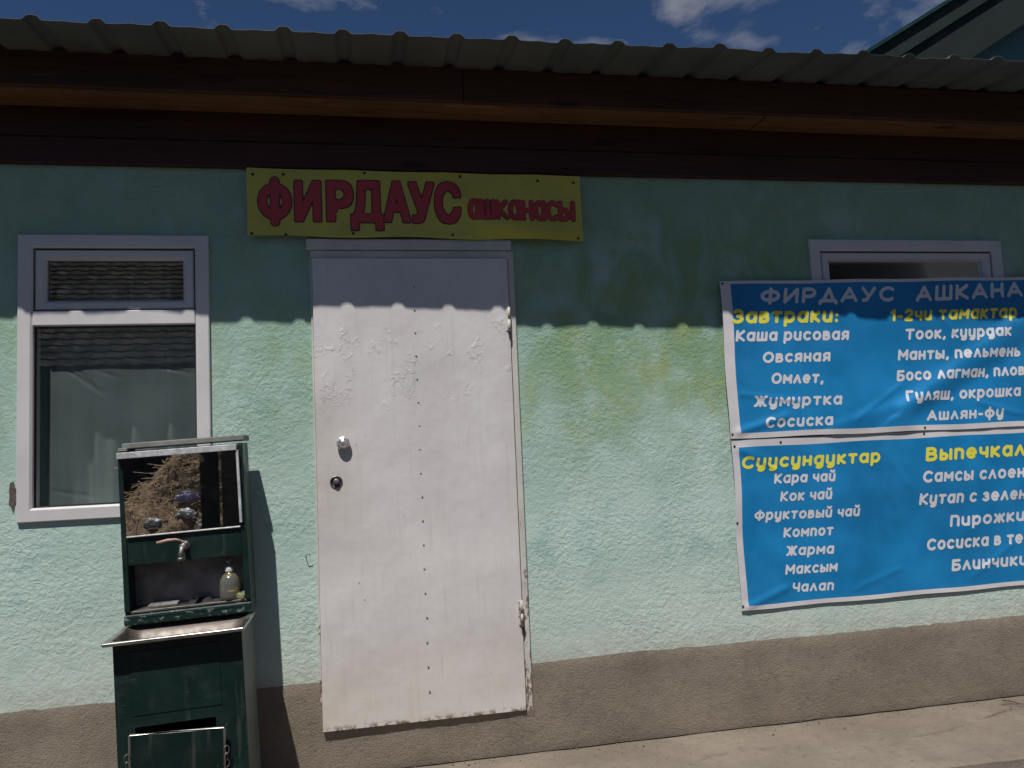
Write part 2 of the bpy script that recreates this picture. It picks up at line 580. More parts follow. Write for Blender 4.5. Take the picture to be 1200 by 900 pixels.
# ================================================================== ground
def ground():
    b = MB()
    b.poly([(-300, -300, 0), (300, -300, 0), (300, 300, 0), (-300, 300, 0)])
    tag(b.build('ground', M['yard']), kind='structure')
    # raised concrete walk along the wall with a chipped, uneven outer edge
    b = MB()
    nu = 260
    def top(u, v):
        x = -9 + 18 * u
        ye = -0.615 + 0.02 * mnoise.noise(Vector((x * 1.7, 0, 0))) + 0.008 * mnoise.noise(Vector((x * 9, 3, 0)))
        yy = -0.0 + (ye + 0.0) * v
        z = 0.150 + 0.005 * mnoise.noise(Vector((x * 1.1, yy * 2, 5))) + 0.0018 * mnoise.noise(Vector((x * 12, yy * 12, 5)))
        if v > 0.97: z -= 0.012
        return Vector((x, yy, z))
    b.grid(nu, 24, top)
    def face(u, v):
        p = top(u, 1.0)
        return Vector((p.x, p.y - 0.012 * v + 0.006 * mnoise.noise(Vector((p.x * 14, v * 3, 1))), p.z * (1 - v)))
    b.grid(nu, 4, face)
    tag(b.build('pavement', M['walk']), kind='structure')
ground()


def crack(pts, w, name='pavement_crack'):
    b = MB()
    n = len(pts)
    for i in range(n - 1):
        a, c = Vector(pts[i]), Vector(pts[i + 1])
        d = (c - a).normalized()
        s = Vector((-d.y, d.x, 0))
        k = 6
        prev = None
        for j in range(k + 1):
            t = j / k
            p = a.lerp(c, t) + s * (0.012 * mnoise.noise(Vector((a.x * 7 + t * 5, i, 2))))
            ww = w * (0.4 + 0.9 * random.random()) * (0.25 if (i == 0 and j == 0) or (i == n - 2 and j == k) else 1)
            p.z = 0.1585
            cur = (b.bm.verts.new(p + s * ww), b.bm.verts.new(p - s * ww))
            if prev: b.bm.faces.new((prev[0], cur[0], cur[1], prev[1]))
            prev = cur
    return tag(b.build(name, M['crack']), kind='structure')
M['crack'] = simple('crack_dirt', (0.10, 0.083, 0.066), 0.95)
crack([(2.28, -0.33, 0), (2.5, -0.31, 0), (2.62, -0.27, 0)], 0.0016)
crack([(2.75, -0.23, 0), (2.93, -0.17, 0), (3.05, -0.16, 0)], 0.0022)
crack([(1.3, -0.3, 0), (1.52, -0.24, 0), (1.7, -0.27, 0)], 0.0012)

# ================================================================== cafe building
cafe = empty('cafe_building', (0, 0, 0))
tag(cafe, 'mint green stucco cafe with white steel door, deep ribbed eave and brown plinth', 'building')

X0, X1 = -5.0, 6.5
W1 = (-1.385, -0.655, 1.29, 2.452)
W2 = (2.20, 3.28, 1.29, 2.452)
DR = (-0.215, 0.668, 0.17, 2.43)


def wall():
    b = MB()
    xs = sorted({X0, X1, W1[0], W1[1], W2[0], W2[1], DR[0], DR[1]})
    zs = sorted({0.0, 2.9, 1.29, 2.452, DR[2], DR[3]})
    def hole(xa, xb, za, zb):
        xm, zm = (xa + xb) / 2, (za + zb) / 2
        return any(h[0] < xm < h[1] and h[2] < zm < h[3] for h in (W1, W2, DR))
    for xa, xb in zip(xs, xs[1:]):
        for za, zb in zip(zs, zs[1:]):
            if hole(xa, xb, za, zb): continue
            b.poly([(xa, 0, za), (xb, 0, za), (xb, 0, zb), (xa, 0, zb)])
            b.poly([(xa, 0.3, za), (xb, 0.3, za), (xb, 0.3, zb), (xa, 0.3, zb)])
    for h in (W1, W2, DR):
        b.poly([(h[0], 0, h[2]), (h[0], 0.3, h[2]), (h[0], 0.3, h[3]), (h[0], 0, h[3])])
        b.poly([(h[1], 0, h[2]), (h[1], 0.3, h[2]), (h[1], 0.3, h[3]), (h[1], 0, h[3])])
        b.poly([(h[0], 0, h[2]), (h[1], 0, h[2]), (h[1], 0.3, h[2]), (h[0], 0.3, h[2])])
        b.poly([(h[0], 0, h[3]), (h[1], 0, h[3]), (h[1], 0.3, h[3]), (h[0], 0.3, h[3])])
    b.box(X0, X0 + 0.3, 0.3, 5.0, 0, 3.05)
    b.box(X1 - 0.3, X1, 0.3, 5.0, 0, 3.05)
    b.box(X0 + 0.3, X1 - 0.3, 4.7, 5.0, 0, 3.05)
    b.box(X0 + 0.3, X1 - 0.3, 0.3, 4.7, 2.86, 2.9)
    o = b.build('wall', M['stucco'], cafe)
    # small broken patch beside the window frame
    b = MB()
    pts = []
    for k in range(14):
        a = 2 * math.pi * k / 14
        rr = 0.7 + 0.5 * random.random()
        pts.append((-1.412 + 0.014 * math.cos(a) * rr, -0.003, 1.385 + 0.062 * math.sin(a) * rr))
    b.poly(pts)
    b.build('broken_plaster', simple('bare_mortar', (0.12, 0.095, 0.08), 0.95, 0, 0.4, 60, 0.4), o)
    return o
wall()


def plinth():
    b = MB()
    def zt(x):
        return 0.538 + 0.010 * mnoise.noise(Vector((x * 2.1, 1, 0))) + 0.006 * mnoise.noise(Vector((x * 13, 4, 0))) - 0.010 * max(0, mnoise.noise(Vector((x * 31, 8, 0))) - 0.15)
    nu, nv = 420, 14
    def f(u, v):
        x = X0 + (X1 - X0) * u
        z = 0.138 + (zt(x) - 0.138) * v
        y = -0.007 - 0.0045 * mnoise.noise(Vector((x * 6, 0, z * 6))) - 0.006 * (1 - v)
        if v < 0.04: y += 0.006
        if v > 0.99: y = -0.0005
        return Vector((x, y, z))
    b.grid(nu, nv, f)
    b.build('plinth', M['plinth'], cafe)
    # thin dirt seam where plinth meets pavement
    b = MB()
    pr = None
    for i in range(200):
        x = -1.0 + 4.6 * i / 199
        w = max(0.0008, 0.005 * (0.35 + mnoise.noise(Vector((x * 5, 2, 2)))))
        yb = -0.012 - 0.002 * mnoise.noise(Vector((x * 9, 0, 1)))
        c = (b.bm.verts.new((x, yb + 0.004, 0.1575)), b.bm.verts.new((x, yb - w * 2.0, 0.1575)))
        if pr: b.bm.faces.new((pr[0], c[0], c[1], pr[1]))
        pr = c
    tag(b.build('dirt_seam', M['crack']), kind='structure')
plinth()


def crumbs():
    b = MB()
    for i in range(260):
        x = random.uniform(0.0, 3.6)
        y = -0.02 - abs(random.gauss(0, 0.05)) if random.random() < 0.6 else random.uniform(-0.55, -0.02)
        r = random.choice((1, 1, 1, 1.8)) * random.uniform(0.0012, 0.0035)
        q = bmesh.ops.create_icosphere(b.bm, subdivisions=1, radius=r)
        for v in q['verts']:
            v.co = Vector((v.co.x * random.uniform(0.7, 1.4), v.co.y, v.co.z * 0.6)) + Vector((x, y, 0.1565))
    tag(b.build('plaster_crumbs', M['plinth']), 'small plaster crumbs scattered along the foot of the plinth', 'crumbs', kind='stuff')
    # two dry twigs
    for pts, lab in ((((3.02, -0.055, 0.158), (3.06, -0.14, 0.160)), 'dry twig lying on the pavement, nearer the plinth'), (((2.97, -0.10, 0.158), (3.08, -0.16, 0.165)), 'dry twig lying on the pavement, nearer the kerb')):
        b = MB()
        a, c = Vector(pts[0]), Vector(pts[1])
        b.tube([a, a.lerp(c, 0.5) + Vector((0.004, 0, 0.002)), c], [0.0022, 0.0026, 0.0014], 5)
        tag(b.build('twig', M['crack']), lab, 'twig', 'twigs on the pavement')
crumbs()


def eave():
    b = MB()
    b.box(X0 - 0.2, 0.448, -0.255, -0.228, 2.992, 3.146, 0.003)
    b.box(0.452, X1 + 0.2, -0.253, -0.226, 2.990, 3.144, 0.003)
    b.build('fascia_board', M['fascia'], cafe)
    b = MB()
    b.box(X0 - 0.2, 1.9, -0.224, -0.026, 3.006, 3.03, 0.002)
    b.box(1.904, X1 + 0.2, -0.224, -0.026, 3.003, 3.03, 0.002)
    b.build('soffit_board', M['soffit'], cafe)
    b = MB()
    b.box(X0 - 0.2, X1 + 0.2, -0.022, 0.16, 2.879, 3.10, 0.004)
    b.box(X0 - 0.2, X1 + 0.2, -0.030, 0.16, 2.762, 2.876, 0.004)
    b.build('wall_beam', M['beam'], cafe)
    # ribbed sheet
    pitch = 0.2208
    x_first = -1.152
    prof = []
    k0 = int((X0 - 0.4 - x_first) / pitch)
    k1 = int((X1 + 0.4 - x_first) / pitch)
    for k in range(k0, k1 + 1):
        xc = x_first + k * pitch
        for dx, dz in ((-0.036, 0), (-0.029, 0.003), (-0.020, 0.013), (-0.011, 0.0185), (0.011, 0.0185), (0.020, 0.013), (0.029, 0.003), (0.036, 0), (0.073, 0.0), (0.110, 0.003), (0.147, 0.0)):
            prof.append((xc + dx, dz))
    ys = [0.0, 0.004, 0.03, 0.12, 0.3, 0.6, 1.5, 3.0, 5.9]
    def ye(x): return -0.522 - 0.017 * (x + 1.2)
    b = MB()
    def surf(off):
        rows = []
        for yo in ys:
            row = []
            for i, (x, dz) in enumerate(prof):
                y0 = ye(x) + 0.010 * mnoise.noise(Vector((x * 4.2, 0, 2)))
                y = y0 + yo
                z = 3.108 + 0.085 * (y + 0.54) * (1 if y < 0 else 1) + dz + 0.0075 * (x + 1.2) * 0.6
                if yo < 0.2:
                    z += (0.2 - yo) * 5 * 0.0085 * mnoise.noise(Vector((x * 3.1, 7, 0)))
                row.append(b.bm.verts.new((x, y, z + off)))
            rows.append(row)
        for A, B in zip(rows, rows[1:]):
            for i in range(len(prof) - 1):
                b.bm.faces.new((A[i], A[i + 1], B[i + 1], B[i]))
        return rows
    lo = surf(0.0)
    hi = surf(0.0012)
    for i in range(len(prof) - 1):
        b.bm.faces.new((lo[0][i], lo[0][i + 1], hi[0][i + 1], hi[0][i]))
    b.build('roof', M['roof'], cafe)
eave()


# ------------------------------------------------------------------ door
def door():
    d = MB()
    # steel leaf, slightly bowed
    def f(u, v):
        x = -0.215 + 0.868 * u
        z = 0.345 + 2.012 * v
        y = -0.034 - 0.004 * math.sin(math.pi * u) * math.sin(math.pi * v) - 0.0025 * mnoise.noise(Vector((x * 3, 0, z * 3)))
        y += 0.010 * (u - 0.0) * (1 - v) * 0.5
        return Vector((x, y, z))
    nu, nv = 36, 80
    d.grid(nu, nv, f)
    # returned edges of the sheet
    def edge(fn, n):
        pr = None
        for i in range(n + 1):
            p = fn(i / n)
            c = (d.bm.verts.new(p), d.bm.verts.new(Vector((p.x, -0.004, p.z))))
            if pr: d.bm.faces.new((pr[0], c[0], c[1], pr[1]))
            pr = c
    edge(lambda t: f(t, 0), 36)
    edge(lambda t: f(t, 1), 36)
    edge(lambda t: f(0, t), 80)
    edge(lambda t: f(1, t), 80)
    dr = d.build('door', M['door'], cafe)
    # frame: head plate and right-hand strip
    b = MB()
    b.box(-0.238, 0.676, -0.030, 0.02, 2.398, 2.447, 0.003)
    b.box(-0.222, 0.668, -0.020, 0.02, 2.361, 2.396, 0.002)
    b.box(0.658, 0.686, -0.018, 0.02, 0.335, 2.396, 0.003)
    b.box(-0.226, -0.217, -0.010, 0.02, 0.335, 2.36, 0.002)
    b.build('door_frame', M['dframe'], cafe)
    # dark backing in the opening
    b = MB()
    b.box(-0.21, 0.655, -0.003, 0.03, 0.30, 2.36)
    b.build('door_core', M['rust'], dr)
    # rivets
    zs = [2.228]
    while zs[-1] > 0.55: zs.append(zs[-1] - 0.1035)
    for i, z in enumerate(zs):
        x = 0.2245 + 0.008 * (2.23 - z) / 1.8 + random.uniform(-0.002, 0.002)
        b = MB()
        b.lathe([(0.0042, 0), (0.0040, 0.0012), (0.0028, 0.0020), (0.0008, 0.0023)], (x, -0.037, z), 10, 'Y')
        b.build('rivet', M['rivet'], dr)
    # knob
    b = MB()
    k = at(402, 519, -0.065)
    prof = [(0.022, 0.0), (0.022, 0.006), (0.0285, 0.012), (0.030, 0.020), (0.0265, 0.030), (0.019, 0.035), (0.017, 0.032), (0.010, 0.036), (0.002, 0.037)]
    b.lathe(prof, (k.x, -0.034, k.z), 9, 'Y')
    for p in b.bm.faces: p.smooth = False
    b.build('knob', M['chrome'], dr)
    b = MB()
    k = at(394, 565, -0.045)
    b.lathe([(0.027, 0.0), (0.027, 0.004), (0.023, 0.007), (0.0225, 0.004), (0.001, 0.004)], (k.x, -0.034, k.z), 24, 'Y')
    b.lathe([(0.0125, 0.004), (0.0125, 0.016), (0.010, 0.018), (0.001, 0.018)], (k.x, -0.034, k.z + 0.003), 18, 'Y')
    b.build('lock', M['dsteel'], dr)
    for zc in (2.075, 0.765):
        b = MB()
        b.tube([(0.648, -0.044, zc - 0.055), (0.648, -0.044, zc - 0.002)], 0.0068, 12)
        b.tube([(0.649, -0.044, zc + 0.002), (0.649, -0.044, zc + 0.055)], 0.0062, 12)
        b.box(0.636, 0.648, -0.038, -0.030, zc - 0.05, zc + 0.05)
        h = b.build('hinge', M['dframe'], dr)
        b = MB()
        b.tube([(0.648, -0.044, zc - 0.066), (0.648, -0.044, zc - 0.055)], 0.0058, 10)
        b.build('hinge_pin', M['rust'], dr)
    # cement sill
    b = MB()
    def g(u, v):
        x = -0.23 + 0.92 * u
        z = 0.345 - 0.05 * v - (0.012 * mnoise.noise(Vector((x * 7, 0, 4))) + 0.006 * (1 - u)) * v
        return Vector((x, -0.0185 + 0.010 * v + 0.002 * mnoise.noise(Vector((x * 20, 0, z * 20))), z))
    b.grid(50, 4, g)
    b.build('door_sill', M['sill'], cafe)
door()


# ------------------------------------------------------------------ windows
def bar_frame(b, x0, x1, z0, z1, w, y0, y1, bev=0.003, wb=None):
    """one frame with mitred corners"""
    wb = wb or w
    e = min(bev, w * 0.3)
    prof = [(0, y1), (0, y0 + e), (e / w, y0), (1 - 2 * e / w, y0 + 0.0005), (1, y0 + 2 * e), (1, y1)]
    V = []
    for cx, cz in ((0, 0), (1, 0), (1, 1), (0, 1)):
        row = []
        for t, y in prof:
            x = x0 + w * t if cx == 0 else x1 - w * t
            z = z0 + wb * t if cz == 0 else z1 - w * t
            row.append(b.bm.verts.new((x, y, z)))
        V.append(row)
    for k in range(4):
        A, B = V[k], V[(k + 1) % 4]
        for i in range(len(prof) - 1):
            b.bm.faces.new((A[i], B[i], B[i + 1], A[i + 1]))


def window(x0, x1, z0, z1, zt0, zt1, fw):
    w = empty('window', ((x0 + x1) / 2, 0, z0))
    w.parent = cafe
    off = Vector((-(x0 + x1) / 2, 0, -z0))
    def done(b, name, mat, parent=w):
        bmesh.ops.translate(b.bm, verts=b.bm.verts, vec=off)
        return b.build(name, mat, parent)
    b = MB()
    bar_frame(b, x0, x1, z0, z1, fw, -0.016, 0.07, 0.004)
    b.box(x0 + fw + 0.0005, x1 - fw - 0.0005, -0.0155, 0.07, zt0, zt1, 0.004)
    done(b, 'frame', M['pvc'])
    # opening light at the top
    b = MB()
    sx0, sx1, sz0, sz1 = x0 + fw + 0.007, x1 - fw - 0.007, zt1 + 0.006, z1 - fw - 0.008
    bar_frame(b, sx0, sx1, sz0, sz1, 0.043, -0.008, 0.06, 0.006, 0.036)
    sash = done(b, 'sash', M['pvc'])
    b = MB()
    bar_frame(b, x0 + fw - 0.001, x1 - fw + 0.001, zt1 - 0.001, z1 - fw + 0.001, 0.009, 0.012, 0.02, 0)
    done(b, 'gasket', M['gasket'], sash)
    b = MB()
    b.poly([(sx0 + 0.04, 0.018, sz0 + 0.03), (sx1 - 0.04, 0.018, sz0 + 0.03), (sx1 - 0.04, 0.018, sz1 - 0.04), (sx0 + 0.04, 0.018, sz1 - 0.04)])
    done(b, 'upper_pane', M['glass'])
    b = MB()
    lx0, lx1, lz0, lz1 = x0 + fw - 0.002, x1 - fw + 0.002, z0 + fw - 0.002, zt0 + 0.002
    b.poly([(lx0, 0.020, lz0), (lx1, 0.020, lz0), (lx1, 0.020, lz1), (lx0, 0.020, lz1)])
    done(b, 'lower_pane', M['glass'])
    b = MB()
    bar_frame(b, lx0 + 0.001, lx1 - 0.001, lz0 + 0.001, lz1 - 0.001, 0.008, 0.010, 0.017, 0)
    done(b, 'bead', M['gasket'])
    return w

window(-1.395, -0.648, 1.278, 2.462, 2.078, 2.140, 0.056)
window(2.19, 3.288, 1.278, 2.462, 2.078, 2.140, 0.058)


def film_and_curtain():
    # plastic film stretched behind the lower pane, creased near its top
    folds = [((-1.27, 1.93), (-1.10, 1.80), 0.010, 0.007), ((-1.235, 1.945), (-1.14, 1.84), 0.008, 0.006), ((-1.12, 1.90), (-1.03, 1.86), 0.007, 0.005),
             ((-0.99, 1.94), (-0.74, 1.875), 0.012, 0.006), ((-1.30, 1.40), (-1.12, 1.36), 0.007, 0.008)]
    def hgt(x, z):
        h = 0.004 * mnoise.noise(Vector((x * 5, 0, z * 2)))
        for (ax, az), (bx, bz), amp, wd in folds:
            d = Vector((bx - ax, bz - az)); L2 = d.length_squared
            t = max(0, min(1, ((x - ax) * d.x + (z - az) * d.y) / L2))
            q = math.hypot(x - ax - d.x * t, z - az - d.y * t)
            h -= 0.6 * amp * math.exp(-(q / wd) ** 2) * math.sin(math.pi * (0.08 + 0.84 * t))
        return h
    b = MB()
    b.grid(120, 130, lambda u, v: Vector((-1.378 + 0.713 * u, 0.078 - hgt(-1.378 + 0.713 * u, 1.32 + 0.76 * v), 1.32 + 0.76 * v)))
    tag(b.build('window_film', M['film']), 'cloudy creased plastic film stretched behind the lower pane of the left window', 'plastic film')
    for x0, x1, lab in ((-1.38, -0.66, 'pale folded curtain hanging inside the left window above the washstand'),
                        (2.2, 3.28, 'dim curtain inside the right window above the blue menu banners')):
        b = MB()
        def f(u, v):
            x = x0 + (x1 - x0) * u
            z = 1.27 + 1.2 * v
            y = 0.24 + 0.028 * math.sin(u * 31 + 1.3 * math.sin(v * 2)) + 0.016 * math.sin(u * 57 + 1)
            return Vector((x, y, z))
        b.grid(110, 16, f)
        o = b.build('curtain', M['curtain'] if x0 < 0 else M['dcurtain'])
        tag(o, lab, 'curtain')
film_and_curtain()

# bent wire hook sticking out of the wall by the door
b = MB()
k = at(362, 652, 0)
b.tube([(k.x - 0.012, 0.01, k.z), (k.x - 0.012, -0.02, k.z), (k.x - 0.010, -0.028, k.z + 0.010), (k.x + 0.004, -0.028, k.z + 0.013), (k.x + 0.007, -0.022, k.z + 0.002)], 0.0016, 6)
tag(b.build('wire_hook', M['rust']), 'small bent wire hook in the wall left of the door', 'hook')


# ================================================================== lettering engine
def arc(cx, cy, rx, ry, a0, a1, n=14):
    return [(cx + rx * math.cos(R(a0 + (a1 - a0) * i / n)), cy + ry * math.sin(R(a0 + (a1 - a0) * i / n))) for i in range(n + 1)]
X = 0.80
def ell(cx, cy, rx, ry): return arc(cx, cy, rx, ry, 0, 360, 24)
h = X / 2
bowl = ell(.29, h, .29, h)
uu = [(0, X), (0, .24)] + arc(.26, .26, .26, .26, 180, 350, 10) + [(.52, X)]
GL = {
 'А': (.80, [[(0, 0), (.40, 1), (.80, 0)], [(.13, .30), (.67, .30)]]),
 'Б': (.64, [[(.58, 1), (0, 1), (0, 0), (.36, 0)] + arc(.36, .28, .28, .28, -90, 90, 10) + [(0, .56)]]),
 'В': (.64, [[(0, 0), (0, 1), (.34, 1)] + arc(.34, .77, .23, .23, 90, -90, 10) + [(0, .54)], [(.36, .54)] + arc(.36, .27, .28, .27, 90, -90, 10) + [(0, 0)]]),
 'Г': (.52, [[(0, 0), (0, 1), (.52, 1)]]),
 'Д': (.84, [[(-.04, -.16), (0, .03), (.84, .03), (.88, -.16)], [(.13, .04), (.43, 1), (.72, .04)]]),
 'Ж': (.92, [[(.46, 0), (.46, 1)], [(.0, 1), (.16, .92), (.30, .55), (.62, .52), (.78, .92), (.92, 1)], [(0, 0), (.14, .06), (.30, .5)], [(.62, .5), (.78, .06), (.92, 0)]]),
 'З': (.60, [arc(.28, .76, .28, .24, 150, -90, 12) + arc(.28, .26, .32, .26, 90, -150, 14)]),
 'И': (.66, [[(0, 1), (0, 0), (.66, 1), (.66, 0)]]),
 'К': (.64, [[(0, 0), (0, 1)], [(.60, 1), (.06, .48), (.64, 0)]]),
 'М': (.84, [[(0, 0), (0, 1), (.42, .36), (.84, 1), (.84, 0)]]),
 'Н': (.64, [[(0, 0), (0, 1)], [(.64, 0), (.64, 1)], [(0, .5), (.64, .5)]]),
 'О': (.84, [ell(.42, .5, .42, .5)]),
 'П': (.62, [[(0, 0), (0, 1), (.34, 1)] + arc(.34, .72, .28, .28, 90, 0, 8) + [(.62, 0)]]),
 'Р': (.62, [[(0, 0), (0, 1), (.33, 1)] + arc(.33, .70, .29, .30, 90, -90, 10) + [(0, .40)]]),
 'С': (.74, [arc(.42, .5, .42, .5, 48, 312, 20)]),
 'Т': (.74, [[(0, 1), (.74, 1)], [(.37, 1), (.37, 0)]]),
 'У': (.68, [[(0, 1), (.30, .42)], [(.68, 1), (.24, .05), (.06, 0)]]),
 'Ф': (.92, [ell(.46, .5, .46, .36), [(.46, -.06), (.46, 1.06)]]),
 'Ч': (.60, [[(0, 1), (0, .64)] + arc(.24, .62, .24, .22, 180, 270, 6) + [(.60, .40)], [(.60, 1), (.60, 0)]]),
 'Ш': (.88, [[(0, 1), (0, 0), (.88, 0), (.88, 1)], [(.44, 0), (.44, 1)]]),
 'Ы': (.86, [[(0, 1), (0, 0), (.3, 0)] + arc(.3, .28, .26, .28, -90, 90, 10) + [(0, .56)], [(.86, 1), (.86, 0)]]),
 'а': (.58, [bowl, [(.58, X), (.58, 0)]]),
 'в': (.52, [[(0, 0), (0, X), (.27, X)] + arc(.27, X - .18, .18, .18, 90, -90, 8) + [(0, X - .36)], [(.29, X - .36)] + arc(.29, .22, .23, .22, 90, -90, 8) + [(0, 0)]]),
 'г': (.40, [[(0, 0), (0, X), (.40, X)]]),
 'д': (.58, [bowl, [(.58, X), (.58, -.10)] + arc(.34, -.10, .24, .24, 0, -130, 8)]),
 'е': (.60, [[(.02, h), (.59, h)] + arc(.30, h, .29, h, 5, 310, 20)]),
 'ж': (.80, [[(.40, 0), (.40, X)], [(0, X), (.26, h + .03), (0, 0)], [(.80, X), (.54, h + .03), (.80, 0)], [(.26, h + .03), (.54, h + .03)]]),
 'з': (.48, [arc(.22, X - .19, .22, .19, 150, -90, 10) + arc(.22, .21, .25, .21, 90, -150, 12)]),
 'и': (.54, [uu, [(.52, X), (.52, 0)]]),
 'й': (.54, [uu, [(.52, X), (.52, 0)], arc(.26, X + .46, .18, .15, 190, 350, 8)]),
 'к': (.52, [[(0, 0), (0, X)], [(.49, X), (.06, h), (.52, 0)]]),
 'л': (.60, [[(0, 0), (.30, X), (.60, 0)]]),
 'м': (.70, [[(0, 0), (0, X), (.35, .28), (.70, X), (.70, 0)]]),
 'н': (.52, [[(0, 0), (0, X)], [(.52, 0), (.52, X)], [(0, h), (.52, h)]]),
 'о': (.62, [ell(.31, h, .31, h)]),
 'п': (.52, [[(0, 0), (0, X), (.28, X)] + arc(.28, X - .24, .24, .24, 90, 0, 7) + [(.52, 0)]]),
 'р': (.58, [ell(.29, h, .29, h), [(0, X), (0, -.34)]]),
 'с': (.54, [arc(.31, h, .31, h, 50, 310, 16)]),
 'т': (.54, [[(0, X), (.54, X)], [(.27, X), (.27, 0)]]),
 'у': (.54, [uu, [(.52, X), (.52, -.10)] + arc(.28, -.10, .24, .24, 0, -130, 8)]),
 'ф': (.80, [ell(.40, h, .40, h), [(.40, -.32), (.40, 1.12)]]),
 'ч': (.50, [[(0, X), (0, .54)] + arc(.22, .52, .22, .20, 180, 270, 6) + [(.50, .32)], [(.50, X), (.50, 0)]]),
 'ш': (.80, [[(0, X), (0, 0), (.80, 0), (.80, X)], [(.40, 0), (.40, X)]]),
 'ы': (.72, [[(0, X), (0, 0), (.22, 0)] + arc(.22, .23, .22, .23, -90, 90, 8) + [(0, .46)], [(.72, X), (.72, 0)]]),
 'ь': (.46, [[(0, X), (0, 0), (.24, 0)] + arc(.24, .23, .22, .23, -90, 90, 8) + [(0, .46)]]),
 'я': (.52, [[(.52, 0), (.52, X), (.24, X)] + arc(.24, X - .25, .22, .25, 90, 270, 8) + [(.52, X - .5)], [(.24, X - .5), (0, 0)]]),
 'ю': (.86, [[(0, 0), (0, X)], [(0, h), (.26, h)], ell(.56, h, .30, h)]),
 '1': (.26, [[(0, .78), (.26, 1), (.26, 0)]]),
 '2': (.56, [arc(.28, .72, .28, .28, 165, -30, 12) + [(0, 0), (.58, 0)]]),
 '-': (.30, [[(0, .36), (.30, .36)]]),
 ',': (.08, [[(.08, .02), (.0, -.18)]]),
 ':': (.04, [[(.02, .02), (.02, .03)], [(.02, .56), (.02, .57)]]),
 ' ': (.26, []),
}


def march(strokes, r, cell):
    """marching squares over a round-capped stroke field -> verts, faces"""
    segs = []
    for st in strokes:
        for a, b in zip(st, st[1:]): segs.append((*a, *b))
    S = np.array(segs)
    x0 = min(S[:, 0].min(), S[:, 2].min()) - r - 2 * cell
    x1 = max(S[:, 0].max(), S[:, 2].max()) + r + 2 * cell
    y0 = min(S[:, 1].min(), S[:, 3].min()) - r - 2 * cell
    y1 = max(S[:, 1].max(), S[:, 3].max()) + r + 2 * cell
    nx, ny = int((x1 - x0) / cell) + 2, int((y1 - y0) / cell) + 2
    gx = x0 + cell * np.arange(nx)
    gy = y0 + cell * np.arange(ny)
    PX, PY = np.meshgrid(gx, gy, indexing='ij')
    D = np.full(PX.shape, 1e9)
    for ax, ay, bx, by in S:
        dx, dy = bx - ax, by - ay
        l2 = dx * dx + dy * dy + 1e-14
        t = np.clip(((PX - ax) * dx + (PY - ay) * dy) / l2, 0, 1)
        D = np.minimum(D, np.hypot(PX - ax - t * dx, PY - ay - t * dy))
    return contour(r - D, gx, gy)


def contour(F, gx, gy):
    F[np.abs(F) < 1e-7] = 1e-7
    verts, faces, cache = [], [], {}
    def gv(i, j):
        k = (i, j)
        if k not in cache:
            cache[k] = len(verts); verts.append((gx[i], gy[j]))
        return cache[k]
    def ev(i, j, i2, j2):
        k = (min((i, j), (i2, j2)), max((i, j), (i2, j2)))
        if k not in cache:
            a, b = F[i, j], F[i2, j2]
            t = a / (a - b)
            cache[k] = len(verts)
            verts.append((gx[i] + (gx[i2] - gx[i]) * t, gy[j] + (gy[j2] - gy[j]) * t))
        return cache[k]
    ins = F > 0
    any4 = ins[:-1, :-1] | ins[1:, :-1] | ins[1:, 1:] | ins[:-1, 1:]
    for i, j in zip(*np.nonzero(any4)):
        cs = [(i, j), (i + 1, j), (i + 1, j + 1), (i, j + 1)]
        p = []
        for k in range(4):
            a, b = cs[k], cs[(k + 1) % 4]
            if ins[a]: p.append(gv(*a))
            if ins[a] != ins[b]: p.append(ev(*a, *b))
        if len(p) >= 3: faces.append(p)
    return verts, faces


def text_strokes(s, gap=0.39):
    x = 0.0
    out = [[]]
    for ch in s:
        w, st = GL[ch]
        if ch == ' ': out.append([])
        for q in st: out[-1].append([(x + a, b) for a, b in q])
        x += w + gap * (0.55 if ch in ' ' else 1)
    return out, x - gap


def lettering(s, fit, p0, p1, cap, surf, mat, parent, name='lettering', slant=0.10, rr=0.098, y_plane=-0.02):
    """s is written so that its prefix `fit` spans the pixels p0..p1 along the banner"""
    A, B = at(*p0, y_plane), at(*p1, y_plane)
    Hc = (at(p0[0], p0[1] - cap, y_plane) - A).length
    ys = Hc / (1 + 2 * rr)
    r = rr * ys * 1.04
    st, _ = text_strokes(s)
    _, wf = text_strokes(fit)
    W = (B - A).length
    xs = (W - 2 * r) / (wf + slant * 0.6)
    ux = (B - A).normalized()
    uz = Vector((-ux.z, 0, ux.x))
    for word in st:
        loc = [[(r + xs * a + slant * ys * b, r + ys * b) for a, b in q] for q in word if q]
        if not loc: continue
        verts, faces = march(loc, r, ys / 13)
        me = bpy.data.meshes.new(name)
        vs = []
        for a, b in verts:
            p = A + ux * a + uz * b
            vs.append((p.x, surf(p.x, p.z) - 0.0013, p.z))
        me.from_pydata(vs, [], faces)
        me.materials.append(mat)
        for p in me.polygons: p.use_smooth = True
        o = bpy.data.objects.new(name, me)
        COL.objects.link(o)
        o.parent = parent


def nail(p, parent, r=0.006):
    b = MB()
    b.lathe([(r, 0), (r, 0.002), (r * 0.5, 0.004), (0.0005, 0.0045)], p, 10, 'Y')
    return b.build('nail', M['nail'], parent)


def fold(x, z, a, b, amp, w, w2=None):
    """one crease of a sheet: a ridge from a to b"""
    d = Vector((b[0] - a[0], b[1] - a[1]))
    t = ((x - a[0]) * d.x + (z - a[1]) * d.y) / d.length_squared
    tt = max(0, min(1, t))
    q = math.hypot(x - a[0] - d.x * tt, z - a[1] - d.y * tt)
    side = (x - a[0]) * d.y - (z - a[1]) * d.x
    ww = w if side > 0 or w2 is None else w2
    return amp * math.exp(-(q / ww) ** 2)


